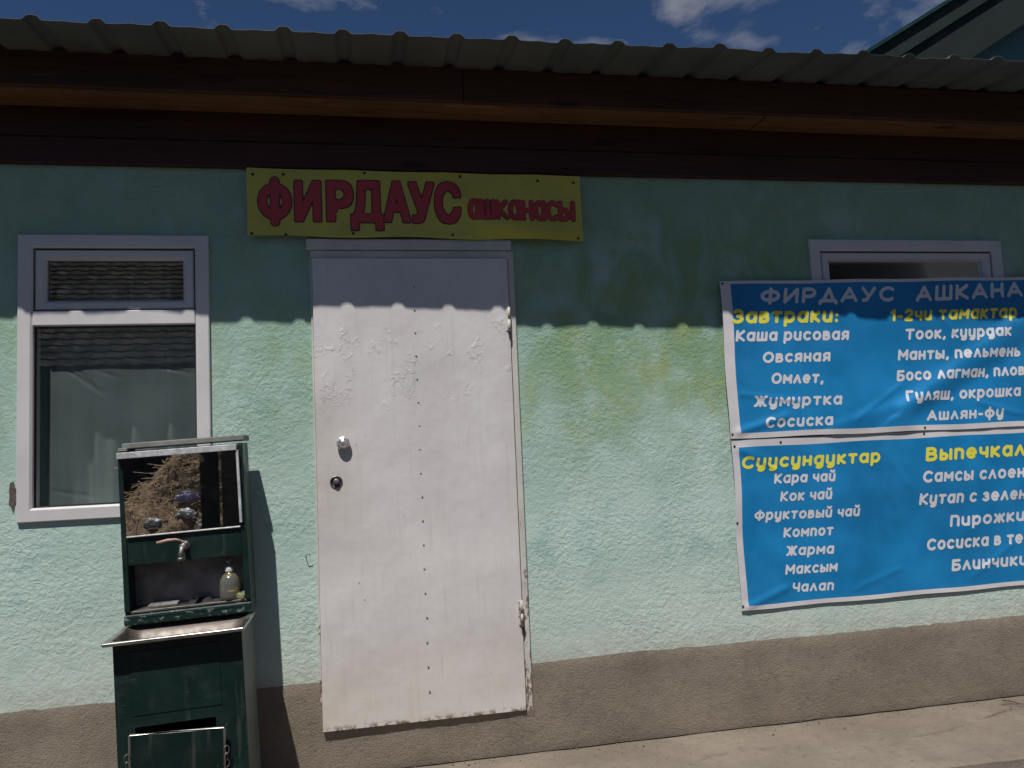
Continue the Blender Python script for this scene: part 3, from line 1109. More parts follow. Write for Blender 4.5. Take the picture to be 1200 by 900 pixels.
# ------------------------------------------------------------------ blue menu banners
def banner_sheet(TL, TR, BR, BL, margins, surf, parent, n=(150, 76)):
    TL, TR, BR, BL = [Vector(p) for p in (TL, TR, BR, BL)]
    ml, mt, mr_, mb = margins
    us = sorted(set([0, ml, 1 - mr_, 1] + [i / n[0] for i in range(n[0] + 1)]))
    vs = sorted(set([0, mb, 1 - mt, 1] + [i / n[1] for i in range(n[1] + 1)]))
    b = MB()
    def P(u, v):
        p = (BL.lerp(BR, u)).lerp(TL.lerp(TR, u), v)
        # edges pulled between fastenings
        zsag = 0.0018 * math.sin(u * 23) * (v - 0.5) * 2
        xs = 0.003 * math.sin(v * 9 + 1) * (1 - u)
        x, z = p.x + xs, p.z + zsag
        return Vector((x, surf(x, z), z))
    V = [[b.bm.verts.new(P(u, v)) for v in vs] for u in us]
    for i in range(len(us) - 1):
        for j in range(len(vs) - 1):
            f = b.bm.faces.new((V[i][j], V[i + 1][j], V[i + 1][j + 1], V[i][j + 1]))
            f.smooth = True
            um, vm = (us[i] + us[i + 1]) / 2, (vs[j] + vs[j + 1]) / 2
            f.material_index = 0 if ml < um < 1 - mr_ and mb < vm < 1 - mt else 1
    return b.build('sheet', [M['pblue'], M['pwhite']], parent)


def surf1(x, z):
    y = -0.032
    y -= fold(x, z, (2.62, 1.60), (3.30, 2.02), 0.014, 0.10, 0.04)
    y -= fold(x, z, (2.25, 1.53), (2.75, 1.66), 0.005, 0.05, 0.025)
    y += fold(x, z, (2.70, 1.56), (3.36, 1.90), 0.006, 0.05)
    y -= fold(x, z, (1.74, 1.52), (1.98, 1.585), 0.007, 0.018)
    y -= fold(x, z, (3.0, 2.09), (3.5, 2.17), 0.009, 0.04)
    y -= 0.003 * math.exp(-((z - 1.80) / 0.12) ** 2) * math.sin(x * 4.1)
    y += 0.004 * mnoise.noise(Vector((x * 2.4, 0, z * 3.5)))
    for (a_, b_) in (((1.76, 1.70), (2.05, 1.66)), ((2.75, 2.20), (2.95, 1.98)), ((2.36, 1.56), (2.62, 1.72)), ((3.05, 1.62), (3.3, 1.55))):
        y -= fold(x, z, a_, b_, 0.0035, 0.012)
    y -= 0.0012 * mnoise.noise(Vector((x * 11, 3, z * 11)))
    return min(y, -0.0205)


def surf2(x, z):
    k = max(0.0, min(1.0, (z - 1.0) / 0.28))
    y = -0.012 - 0.013 * k * k * (3 - 2 * k)
    y -= fold(x, z, (2.9, 0.95), (3.35, 1.25), 0.005, 0.08, 0.05)
    y -= fold(x, z, (1.74, 0.70), (1.94, 0.775), 0.006, 0.016)
    y -= fold(x, z, (1.74, 1.44), (1.9, 1.38), 0.004, 0.02)
    y += 0.004 * mnoise.noise(Vector((x * 2.1, 2, z * 2.8)))
    for (a_, b_) in (((1.75, 1.43), (1.98, 1.30)), ((2.5, 1.40), (2.62, 1.22)), ((2.3, 0.74), (2.55, 0.82)), ((2.95, 0.75), (3.2, 0.9))):
        y -= fold(x, z, a_, b_, 0.003, 0.012)
    y -= 0.001 * mnoise.noise(Vector((x * 10, 8, z * 10)))
    return min(y, -0.0070 - 0.0128 * k)


def menus():
    p1 = empty('menu_banner', (1.69, -0.02, 1.49))
    tag(p1, 'upper blue menu banner with white dish names, its top covering the right window', 'banner', 'blue menu banners')
    p2 = empty('menu_banner', (1.705, -0.02, 0.68))
    tag(p2, 'lower blue menu banner listing drinks and pastries just above the plinth', 'banner', 'blue menu banners')
    for root in (p1, p2): root.location = (0, 0, 0)
    yp = -0.02
    banner_sheet((1.690, 0, 2.247), (3.80, 0, 2.268), (3.74, 0, 1.487), (1.692, 0, 1.490), (0.0255, 0.02, 0.02, 0.034), surf1, p1)
    banner_sheet((1.700, 0, 1.482), (3.72, 0, 1.496), (3.66, 0, 0.690), (1.702, 0, 0.684), (0.017, 0.045, 0.02, 0.026), surf2, p2)
    T1 = [
        ('ФИРДАУС', 'ФИРДАУС', (889, 357), (1048, 354), 18.5, 'pink', 0.17, .140),
        ('АШКАНАСЫ', 'АШКАНА', (1071, 354.5), (1197, 348.5), 18.5, 'pink', 0.17, .140),
        ('Завтраки:', 'Завтраки:', (856, 380), (982, 378.5), 17, 'pyel', .17, .155),
        ('1-2чи тамактар', '1-2чи тамактар', (1041, 377.5), (1190, 373), 14.5, 'pyel', .17, .145),
        ('Каша рисовая', 'Каша рисовая', (860.5, 401), (994, 399), 13.6, 'pink', .16, .150),
        ('Овсяная', 'Овсяная', (892, 426), (972, 424), 13.2, 'pink', .16, .150),
        ('Омлет,', 'Омлет,', (902, 450.5), (964, 449.5), 13.2, 'pink', .16, .150),
        ('Жумуртка', 'Жумуртка', (882, 477.5), (985.6, 474.5), 13.2, 'pink', .16, .150),
        ('Сосиска', 'Сосиска', (895, 502), (975, 498.5), 13, 'pink', .16, .150),
        ('Тоок, куурдак', 'Тоок, куурдак', (1059, 399), (1181.6, 394.5), 13, 'pink', .16, .150),
        ('Манты, пельмень', 'Манты, пельмень', (1051, 423), (1194.6, 418), 13, 'pink', .16, .150),
        ('Босо лагман, плов', 'Босо лагман, плов', (1049.6, 447.3), (1199, 440), 13, 'pink', .16, .150),
        ('Гуляш, окрошка', 'Гуляш, окрошка', (1059, 471), (1194.6, 464.5), 13, 'pink', .16, .150),
        ('Ашлян-фу', 'Ашлян-фу', (1084.4, 493.5), (1174.6, 489), 12.5, 'pink', .16, .150),
    ]
    T2 = [
        ('Суусундуктар', 'Суусундуктар', (868.5, 550), (1032, 542), 15, 'pyel', .17, .155),
        ('Кара чай', 'Кара чай', (906.5, 567), (979, 564), 12, 'pink', .16, .145),
        ('Кок чай', 'Кок чай', (914, 588), (975.5, 585), 12, 'pink', .16, .145),
        ('Фруктовый чай', 'Фруктовый чай', (884, 610.5), (1008.8, 605), 12, 'pink', .16, .145),
        ('Компот', 'Компот', (918.8, 630.5), (978, 627.5), 12, 'pink', .16, .145),
        ('Жарма', 'Жарма', (921.9, 652), (979, 649.2), 12, 'pink', .16, .145),
        ('Максым', 'Максым', (921, 674), (983.3, 670), 12, 'pink', .16, .145),
        ('Чалап', 'Чалап', (929.3, 694.6), (979, 692), 11.5, 'pink', .16, .145),
        ('Выпечкалар', 'Выпечкал', (1083.8, 541), (1202, 534), 16.5, 'pyel', .17, .155),
        ('Самсы слоеные', 'Самсы слоен', (1080.4, 566), (1201, 559.5), 14, 'pink', .16, .150),
        ('Кутап с зеленью', 'Кутап с зелен', (1077.3, 592.3), (1203, 585), 14, 'pink', .16, .150),
        ('Пирожки', 'Пирожки', (1114.6, 618), (1203, 610.5), 14, 'pink', .16, .150),
        ('Сосиска в тесте', 'Сосиска в те', (1087.5, 646), (1201, 637), 14, 'pink', .16, .150),
        ('Блинчики', 'Блинчики', (1116.8, 670), (1206, 662.5), 14, 'pink', .16, .150),
    ]
    for T, root, sf in ((T1, p1, surf1), (T2, p2, surf2)):
        for s, fit, a, c, cap, mt, sl, rr in T:
            lettering(s, fit, a, c, cap, sf, M[mt], root, slant=sl, rr=rr, y_plane=yp)
    for px, py, root, sf in ((845, 333, p1, surf1), (857, 509, p1, surf1), (1082, 501, p1, surf1), (914, 518, p2, surf2), (1082, 508, p2, surf2),
                             (860, 523, p2, surf2), (864.5, 613, p2, surf2), (871.5, 711, p2, surf2)):
        q = at(px, py, yp)
        nail((q.x, sf(q.x, q.z) - 0.0005, q.z), root, 0.0055)
menus()


# ------------------------------------------------------------------ yellow name banner
def name_banner():
    root = empty('name_banner', (0, 0, 0))
    tag(root, 'yellow cafe name banner with red outlined letters nailed above the white door', 'banner')
    def sf(x, z):
        y = -0.038
        y -= fold(x, z, (0.46, 2.62), (0.66, 2.52), 0.010, 0.05)
        y -= fold(x, z, (0.55, 2.50), (1.0, 2.47), 0.010, 0.04)
        y -= fold(x, z, (-0.1, 2.46), (0.5, 2.45), 0.006, 0.03)
        y += 0.003 * mnoise.noise(Vector((x * 3, 1, z * 5)))
        return y
    TL, TR, BR, BL = Vector((-0.482, 0, 2.757)), Vector((1.017, 0, 2.752)), Vector((1.016, 0, 2.441)), Vector((-0.482, 0, 2.455))
    b = MB()
    def P(u, v):
        p = BL.lerp(BR, u).lerp(TL.lerp(TR, u), v)
        z = p.z + 0.004 * math.sin(u * 17) * (1 - v) - 0.003 * abs(math.sin(u * 11)) * v
        return Vector((p.x, sf(p.x, z), z))
    b.grid(120, 30, P)
    b.build('sheet', M['yellow'], root)

    def font_tris(ch):
        cu = bpy.data.curves.new('tmp', 'FONT')
        cu.body = ch
        cu.resolution_u = 6
        o = bpy.data.objects.new('tmp', cu)
        COL.objects.link(o)
        bpy.context.view_layer.update()
        me = bpy.data.meshes.new_from_object(o.evaluated_get(bpy.context.evaluated_depsgraph_get()))
        bpy.data.objects.remove(o)
        bm = bmesh.new()
        bm.from_mesh(me)
        bmesh.ops.remove_doubles(bm, verts=bm.verts, dist=1e-5)
        bmesh.ops.triangulate(bm, faces=bm.faces)
        T = np.array([[(v.co.x, v.co.y) for v in f.verts] for f in bm.faces])
        E_ = np.array([[(v.co.x, v.co.y) for v in e.verts] for e in bm.edges if len(e.link_faces) == 1])
        bm.free()
        bpy.data.meshes.remove(me)
        return T, E_

    def letter(ch, px, bold, line):
        x0, x1, y0, y1 = px
        a, c = at(x0, y1, -0.038), at(x1, y0, -0.038)
        if ch == 'Ф' or ch.islower():
            H_, W_ = c.z - a.z, c.x - a.x
            rad = (0.088 if ch == 'Ф' else 0.105) * H_
            if ch.islower():
                gw, gs = GL[ch]
                st = [[(rad + p / gw * (W_ - 2 * rad), rad + q / X * (H_ - 2 * rad)) for p, q in g] for g in gs]
            else: st = [[(W_ / 2 + (W_ / 2 - rad) * math.cos(R(k * 10)), H_ * 0.5 + (H_ * 0.41 - rad) * math.sin(R(k * 10))) for k in range(37)],
                  [(W_ / 2, rad * 0.4), (W_ / 2, H_ - rad * 0.4)]]
            for rr_, lift, mt, nm in ((rad + line * (1 if ch == 'Ф' else 0.7), 0.0014, 'outline', 'letter_outline'), (rad, 0.0026, 'red', 'letter')):
                verts, faces = march(st, rr_, H_ / 34)
                me = bpy.data.meshes.new(nm)
                me.from_pydata([(a.x + u, sf(a.x + u, a.z + v) - lift, a.z + v) for u, v in verts], [], faces)
                me.materials.append(M[mt])
                o = bpy.data.objects.new(nm, me)
                COL.objects.link(o)
                o.parent = root
            return
        T, E_ = font_tris(ch)
        lo, hi = T.reshape(-1, 2).min(0), T.reshape(-1, 2).max(0)
        size = np.array([c.x - a.x, c.z - a.z])
        k = (size - 2 * bold) / (hi - lo)
        T = (T - lo) * k + bold
        E_ = (E_ - lo) * k + bold
        cell = size[1] / 34
        pad = bold + line + 3 * cell
        nx, ny = int((size[0] + 2 * pad) / cell) + 1, int((size[1] + 2 * pad) / cell) + 1
        gx = -pad + cell * np.arange(nx)
        gy = -pad + cell * np.arange(ny)
        PX, PY = np.meshgrid(gx, gy, indexing='ij')
        D = np.full(PX.shape, 1e9)
        for (ax, ay), (bx, by) in E_:
            dx, dy = bx - ax, by - ay
            t = np.clip(((PX - ax) * dx + (PY - ay) * dy) / (dx * dx + dy * dy + 1e-16), 0, 1)
            qx, qy = np.abs(PX - ax - t * dx), np.abs(PY - ay - t * dy)
            D = np.minimum(D, 0.35 * np.hypot(qx, qy) + 0.65 * np.maximum(qx, qy))
        inside = np.zeros(PX.shape, bool)
        for p, q, r_ in T:
            s1 = (q[0] - p[0]) * (PY - p[1]) - (q[1] - p[1]) * (PX - p[0])
            s2 = (r_[0] - q[0]) * (PY - q[1]) - (r_[1] - q[1]) * (PX - q[0])
            s3 = (p[0] - r_[0]) * (PY - r_[1]) - (p[1] - r_[1]) * (PX - r_[0])
            inside |= ((s1 >= 0) & (s2 >= 0) & (s3 >= 0)) | ((s1 <= 0) & (s2 <= 0) & (s3 <= 0))
        SD = np.where(inside, D, -D)
        for grow, lift, mt, nm in ((bold + line, 0.0014, 'outline', 'letter_outline'), (bold, 0.0026, 'red', 'letter')):
            verts, faces = contour(SD + grow, gx, gy)
            vs = []
            for u, v in verts:
                xx, zz = a.x + u, a.z + v
                vs.append((xx, sf(xx, zz) - lift, zz))
            me = bpy.data.meshes.new(nm)
            me.from_pydata(vs, [], faces)
            me.materials.append(M[mt])
            o = bpy.data.objects.new(nm, me)
            COL.objects.link(o)
            o.parent = root
    for ch, px in (('Ф', (303, 341, 211, 261.5)), ('И', (346, 375.5, 212.5, 259.5)), ('Р', (383.5, 413, 212.5, 259.5)), ('Д', (412, 448, 212.5, 270)),
                   ('А', (450, 479.5, 213, 260.5)), ('У', (480, 508, 214, 261.5)), ('С', (510.5, 538.5, 214, 262))):
        letter(ch, px, 0.0085, 0.0052)
    x = 548.5
    for ch, w in zip('ашканасы', (13.2, 17.6, 14.6, 14.2, 14.0, 13.6, 14.0, 18.5)):
        d = (x - 548) * 0.022
        letter(ch, (x, x + w, 233.5 + d, 257.5 + d), 0.0, 0.0036)
        x += w + 0.7
    for px, py in ((296, 204.5), (332, 204.5), (427, 203), (539, 207), (630, 212), (672, 214), (295, 273.5), (335, 275), (414, 274), (530.5, 275.5), (677, 280)):
        q = at(px, py, -0.038)
        nail((q.x, sf(q.x, q.z) - 0.0008, q.z), root, 0.0062)
name_banner()


# ================================================================== washstand
ROLL = R(-2.2)
BX, BY, BZ = -0.667, 0.0, 0.152


def washstand():
    root = empty('washstand', (BX, BY, BZ), (0, ROLL, 0))
    tag(root, 'dark green metal washstand with mirror, tap and steel basin leaning under the left window', 'washstand')
    hw = 0.231
    # upper cabinet: sides, back, mirror surround, tap panel
    b = MB()
    b.box(-hw, -hw + 0.012, -0.228, -0.085, 0.735, 1.402, 0.002)
    b.box(hw - 0.012, hw, -0.228, -0.085, 0.735, 1.402, 0.002)
    b.box(-hw + 0.0125, hw - 0.0125, -0.098, -0.086, 0.735, 1.400)
    b.box(-hw + 0.0125, hw - 0.0125, -0.226, -0.10, 1.39, 1.401)
    b.box(-hw, -hw + 0.020, -0.236, -0.2285, 0.79, 1.395, 0.002)
    b.box(hw - 0.022, hw, -0.236, -0.2285, 0.79, 1.395, 0.002)
    b.box(-hw + 0.0205, hw - 0.0225, -0.2335, -0.2225, 0.963, 1.070, 0.002)
    b.box(-hw + 0.0125, hw - 0.0125, -0.221, -0.10, 0.966, 0.976)
    b.build('upper_cabinet', M['green'], root)
    b = MB()
    b.box(-hw + 0.013, hw - 0.013, -0.126, -0.118, 0.79, 0.9655)
    b.build('backsplash', M['splash'], root)
    b = MB()
    b.box(-hw + 0.013, hw - 0.013, -0.226, -0.127, 0.781, 0.789, 0.001)
    b.build('shelf', M['dsteel'], root)
    # scraped apron under the shelf, with a row of punched dimples
    b = MB()
    b.box(-hw - 0.002, hw + 0.002, -0.242, -0.222, 0.738, 0.778, 0.004)
    for i in range(44):
        x = -hw + 0.015 + 0.0102 * i
        b.lathe([(0.0032, 0), (0.0026, 0.0016), (0.0004, 0.0022)], (x, -0.242, 0.767 + random.uniform(-0.0008, 0.0008)), 7, 'Y')
    b.build('apron', M['wgreen'], root)
    # mirror, hung with its head a little forward
    def tilt(z): return -0.2375 - (z - 1.07) * math.tan(R(3.0))
    b = MB()
    z0, z1, xa, xb = 1.076, 1.376, -hw + 0.021, hw - 0.023
    b.poly([(xa, tilt(z0), z0), (xb, tilt(z0), z0), (xb, tilt(z1), z1), (xa, tilt(z1), z1)])
    mm = N('mirror_glass')
    mir = b.build('mirror', mm.fin((0.86, 0.87, 0.86), mm.ramp(mm.noise(14, 6, 0.65, 0.4), 0.52, 0.75, 0.008, 0.09), 1.0), root)
    b = MB()
    b.box(xa - 0.018, xb + 0.004, tilt(z1) - 0.006, -0.229, 1.374, 1.398, 0.002)
    b.box(xa, xb, tilt(z0) - 0.007, -0.2345, 1.0705, 1.0755, 0.001)
    b.box(xb + 0.0005, xb + 0.010, tilt(z1) - 0.001, -0.2365, 1.09, 1.374, 0.001)
    b.build('mirror_trim', simple('white_aluminium', (0.74, 0.74, 0.75), 0.3, 0.3, 0.25, 30), root)
    # lid of the water tank
    b = MB()
    b.box(-hw + 0.008, hw + 0.006, -0.205, -0.075, 1.412, 1.434, 0.003)
    b.box(-hw - 0.004, -hw + 0.03, -0.215, -0.10, 1.403, 1.416, 0.002)
    b.build('tank_lid', M['lid'], root)
    # wire ring at the left side
    b = MB()
    pts = [(-hw - 0.014 + 0.013 * math.cos(a), -0.20, 1.333 + 0.010 * math.sin(a)) for a in [2 * math.pi * k / 14 for k in range(14)]]
    b.tube(pts, 0.0018, 6, closed=True)
    b.build('wire_ring', M['dsteel'], root)
    # tap
    t = MB()
    cx, cz = 0.001, 1.022
    t.lathe([(0.017, 0.0), (0.017, 0.005), (0.0095, 0.007), (0.0095, 0.034), (0.0135, 0.036), (0.0135, 0.054), (0.009, 0.057), (0.002, 0.058)], (cx, -0.2335, cz), 18, 'Y')
    t.tube([(cx, -0.280, cz), (cx - 0.003, -0.291, cz - 0.009), (cx - 0.006, -0.296, cz - 0.024), (cx - 0.007, -0.297, cz - 0.040)], [0.0098, 0.0095, 0.0085, 0.0088], 14)
    t.lathe([(0.0115, 0.0), (0.012, 0.010), (0.009, 0.013), (0.003, 0.013)], (cx - 0.007, -0.297, cz - 0.052), 6)
    tap = t.build('tap', M['brass'], root)
    t = MB()
    t.tube([(cx, -0.280, cz + 0.009), (cx - 0.002, -0.284, cz + 0.021)], 0.005, 8)
    t.tube([(cx - 0.002, -0.291, cz + 0.022), (cx - 0.022, -0.296, cz + 0.030), (cx - 0.05, -0.300, cz + 0.030), (cx - 0.088, -0.303, cz + 0.024)], [0.0045, 0.005, 0.0058, 0.0055], 10)
    t.build('lever', M['lever'], tap)
    # basin
    b = MB()
    hx, y0, y1, z = 0.240, -0.488, -0.186, 0.731
    def ring(ix, iy, dz, rad):
        pts = []
        for (sx_, sy_) in ((1, -1), (1, 1), (-1, 1), (-1, -1)):
            cxx = sx_ * (hx - ix - rad)
            cyy = (y0 + iy + rad) if sy_ < 0 else (y1 - iy - rad)
            a0 = {(1, -1): -90, (1, 1): 0, (-1, 1): 90, (-1, -1): 180}[(sx_, sy_)]
            for k in range(7):
                a = R(a0 + 15 * k)
                pts.append(Vector((cxx + rad * math.cos(a), cyy + rad * math.sin(a), z + dz)))
        return pts
    rings = [ring(0.003, 0.003, -0.012, 0.004), ring(0, 0, -0.003, 0.004), ring(0.002, 0.002, 0.001, 0.004), ring(0.022, 0.018, 0.0, 0.03),
             ring(0.026, 0.024, -0.005, 0.04), ring(0.032, 0.072, -0.032, 0.05), ring(0.045, 0.085, -0.095, 0.05), ring(0.065, 0.10, -0.115, 0.05), ring(0.15, 0.13, -0.12, 0.02)]
    V = [[b.bm.verts.new(p) for p in rr] for rr in rings]
    for i, (A, B) in enumerate(zip(V, V[1:])):
        for k in range(len(A)):
            f = b.bm.faces.new((A[k], A[(k + 1) % len(A)], B[(k + 1) % len(A)], B[k]))
            f.smooth = True
            f.material_index = 1 if i >= 3 else 0
    b.bm.faces.new(V[-1]).material_index = 1
    b.build('basin', [M['steel'], simple('limescaled_bowl', (0.12, 0.098, 0.082), 0.45, 0.3, 0.35, 10)], root)
    # lower cabinet with an opening in its front
    b = MB()
    lx, fy, by = 0.221, -0.422, -0.150
    b.box(-lx, -lx + 0.003, fy, by, 0.03, 0.717)
    b.box(-lx + 0.0035, lx - 0.0035, by - 0.003, by, 0.03, 0.717)
    ox0, ox1, oz0, oz1 = -0.158, 0.116, 0.17, 0.415
    b.box(-lx + 0.0005, ox0, fy - 0.003, fy - 0.0005, 0.03, 0.716)
    b.box(ox1, lx - 0.0005, fy - 0.003, fy - 0.0005, 0.03, 0.716)
    b.box(ox0, ox1, fy - 0.003, fy - 0.0005, oz1, 0.716)
    b.box(ox0, ox1, fy - 0.003, fy - 0.0005, 0.03, oz0)
    # pressed panel
    b.box(-0.165, 0.14, fy - 0.0055, fy - 0.0032, 0.455, 0.68, 0.0015)
    for sx_ in (-1, 1):
        for yy in (fy + 0.02, by - 0.03):
            b.box(sx_ * 0.19 - 0.014, sx_ * 0.19 + 0.014, yy - 0.012, yy + 0.012, -0.008 + (0.008 if sx_ < 0 else -0.006), 0.0295)
    b.build('lower_cabinet', M['green'], root)
    b = MB()
    b.box(lx - 0.003, lx, fy, by, 0.03, 0.717)
    b.build('side_panel', simple('green_sheen_paint', (0.10, 0.125, 0.115), 0.5, 0, 0.3, 6), root)  # right side coloured paler: the sheen of the reflecting enamel is painted in
    # flap door hanging loose in front of the opening
    fl = empty('flap_door', (-0.022, fy - 0.012, 0.17))
    fl.parent = root
    fl.rotation_euler = (R(5.5), R(3.2), 0)
    b = MB()
    b.box(-0.155, 0.155, -0.004, 0.0, 0.0, 0.222, 0.001)
    b.build('panel', M['green'], fl)
    b = MB()
    b.tube([(-0.159, -0.003, 0.0), (-0.159, -0.003, 0.222), (-0.156, -0.003, 0.226), (0.156, -0.003, 0.226), (0.159, -0.003, 0.222), (0.159, -0.003, 0.0)], 0.0042, 8)
    b.build('edge_trim', M['steel'], fl)
    for sx_ in (-1, 1):
        for kz in range(3):
            b = MB()
            c0 = Vector((sx_ * 0.166, -0.008, 0.145 - 0.024 * kz))
            pts = [(c0.x + (0.009 if kz % 2 == 0 else 0.003) * math.cos(a), c0.y + (0.003 if kz % 2 == 0 else 0.008) * math.cos(a), c0.z + 0.015 * math.sin(a)) for a in [2 * math.pi * k / 12 for k in range(12)]]
            b.tube(pts, 0.0018, 6, closed=True)
            b.build('chain_link', M['dsteel'], fl)
    return root
washstand()


def on_stand(u, y, w):
    c, s = math.cos(ROLL), math.sin(ROLL)
    return Vector((BX + u * c + w * s, BY + y, BZ - u * s + w * c))


def soap():
    p = on_stand(0.148, -0.192, 0.789)
    root = empty('soap_bottle', p, (0, ROLL * 0.6, 0))
    tag(root, 'clear pump bottle with a little yellow soap on the washstand shelf', 'soap bottle')
    pl = N('clear_plastic')
    pl.b.inputs['Transmission Weight'].default_value = 0.0
    m = glass_mat('clear_plastic_shell', (0.80, 0.80, 0.79), 1.0, 0.12, 1.6)
    t = m.node_tree
    # slightly cloudy shell
    mxn = t.nodes.new('ShaderNodeMixShader')
    df = t.nodes.new('ShaderNodeBsdfDiffuse')
    df.inputs[0].default_value = (0.78, 0.78, 0.74, 1)
    mxn.inputs[0].default_value = 0.13
    out = [q for q in t.nodes if q.type == 'OUTPUT_MATERIAL'][0]
    src = out.inputs[0].links[0].from_socket
    t.links.new(src, mxn.inputs[1])
    t.links.new(df.outputs[0], mxn.inputs[2])
    t.links.new(mxn.outputs[0], out.inputs[0])
    b = MB()
    b.lathe([(0.034, 0.001), (0.038, 0.004), (0.039, 0.02), (0.0385, 0.06), (0.035, 0.080), (0.024, 0.097), (0.013, 0.104), (0.012, 0.110)], (0, 0, 0), 26)
    b.build('body', m, root)
    b = MB()
    b.lathe([(0.033, 0.003), (0.0365, 0.006), (0.0372, 0.030), (0.001, 0.031)], (0, 0, 0), 24)
    b.build('liquid', simple('yellow_soap', (0.72, 0.64, 0.04), 0.25, 0, 0.1), root)
    b = MB()
    b.lathe([(0.0155, 0.108), (0.0165, 0.111), (0.0165, 0.126), (0.014, 0.130), (0.002, 0.130)], (0, 0, 0), 20)
    b.build('cap', simple('white_cap', (0.78, 0.78, 0.76), 0.4), root)
    b = MB()
    b.tube([(0, 0, 0.129), (0, 0, 0.150)], 0.005, 10)
    b.tube([(0.008, 0, 0.152), (-0.004, 0, 0.153), (-0.006, -0.018, 0.149)], [0.006, 0.0065, 0.004], 10)
    b.build('pump', simple('grey_pump', (0.40, 0.40, 0.38), 0.4), root)
soap()

# things lying on the shelf
b = MB()
def rag(u, v):
    x, y = (u - 0.5) * 0.095, (v - 0.5) * 0.05
    e = max(0, 1 - (2 * u - 1) ** 4) * max(0, 1 - (2 * v - 1) ** 4)
    return Vector((x + 0.006 * mnoise.noise(Vector((u * 4, v * 4, 1))), y, 0.001 + e * (0.012 + 0.010 * mnoise.noise(Vector((u * 6, v * 6, 3))))))
b.grid(26, 16, rag)
o = b.build('wet_rag', simple('black_cloth', (0.012, 0.012, 0.013), 0.7, 0, 0.4, 40, 0.5))
o.location = on_stand(0.03, -0.165, 0.789); o.rotation_euler = (0, ROLL, 0.2)
tag(o, 'crumpled black rag on the washstand shelf left of the soap bottle', 'rag')
b = MB()
b.box(-0.055, 0.055, -0.028, 0.028, 0, 0.012, 0.004, seg=2)
o = b.build('soap_tray', simple('scummy_grey_plastic', (0.24, 0.23, 0.21), 0.5, 0, 0.4, 30, 0.2))
o.location = on_stand(-0.105, -0.165, 0.789); o.rotation_euler = (0, ROLL, 0.05)
tag(o, 'flat grey soap tray on the left of the washstand shelf', 'soap tray')
b = MB()
b.box(-0.024, 0.024, -0.030, 0.030, 0, 0.022, 0.006, seg=2)
o = b.build('sponge', simple('dirty_sponge', (0.27, 0.30, 0.15), 0.95, 0, 0.4, 60, 0.8))
o.location = on_stand(0.196, -0.196, 0.789); o.rotation_euler = (0, ROLL + 0.1, -0.5)
tag(o, 'dirty greenish sponge wedged right of the soap bottle', 'sponge')


# ================================================================== neighbouring gable
def neighbour():
    root = empty('neighbour_house', (13.0, 8.0, 0))
    tag(root, 'taller neighbouring house whose dark green gable verge rises behind the ribbed roof', 'building')
    root.location = (0, 0, 0)
    xl, zl, sl = 5.4, 5.755, 0.605          # outer verge line: z = zl + sl (x - xl)
    xr = 13.2
    def zo(x): return zl + sl * (x - xl)
    gm = simple('dark_green_cladding', (0.003, 0.014, 0.0125), 0.85, 0, 0.35, 2.5)
    gm2 = simple('dark_green_frieze', (0.0022, 0.011, 0.010), 0.85, 0, 0.5, 1.5)
    teal = simple('teal_gable_paint', (0.055, 0.15, 0.16), 0.8, 0, 0.15, 1.2)
    def board(y0, y1, d0, d1, name, mat):
        b = MB()
        for y in (y0, y1):
            pass
        P = lambda x, d, y: (x, y, zo(x) - d)
        for mirror in (0, 1):
            fx = (lambda x: 2 * xr - x) if mirror else (lambda x: x)
            q = [(fx(xl), zo(xl) - d0), (fx(xr), zo(xr) - d0), (fx(xr), zo(xr) - d1), (fx(xl), zo(xl) - d1)]
            f = [b.bm.verts.new((x, y0, z)) for x, z in q]
            g = [b.bm.verts.new((x, y1, z)) for x, z in q]
            b.bm.faces.new(f)
            b.bm.faces.new(g[::-1])
            for k in range(4):
                b.bm.faces.new((f[k], g[k], g[(k + 1) % 4], f[(k + 1) % 4]))
        return b.build(name, mat, root)
    board(6.0, 6.06, 0.0, 0.31, 'bargeboard', gm)
    board(6.065, 6.4, 0.26, 0.99, 'frieze_board', gm2)
    board(5.93, 14.0, -0.06, -0.003, 'roof', simple('green_metal_roof', (0.01, 0.045, 0.04), 0.4, 0.2, 0.2, 2))
    b = MB()
    prof = [(xl + 0.6, 0), (2 * xr - xl - 0.6, 0), (2 * xr - xl - 0.6, zo(xl + 0.6) - 0.4), (xr, zo(xr) - 0.4), (xl + 0.6, zo(xl + 0.6) - 0.4)]
    f = [b.bm.verts.new((x, 6.41, z)) for x, z in prof]
    g = [b.bm.verts.new((x, 13.9, z)) for x, z in prof]
    b.bm.faces.new(f); b.bm.faces.new(g[::-1])
    for k in range(5): b.bm.faces.new((f[k], g[k], g[(k + 1) % 5], f[(k + 1) % 5]))
    b.build('wall', teal, root)
neighbour()


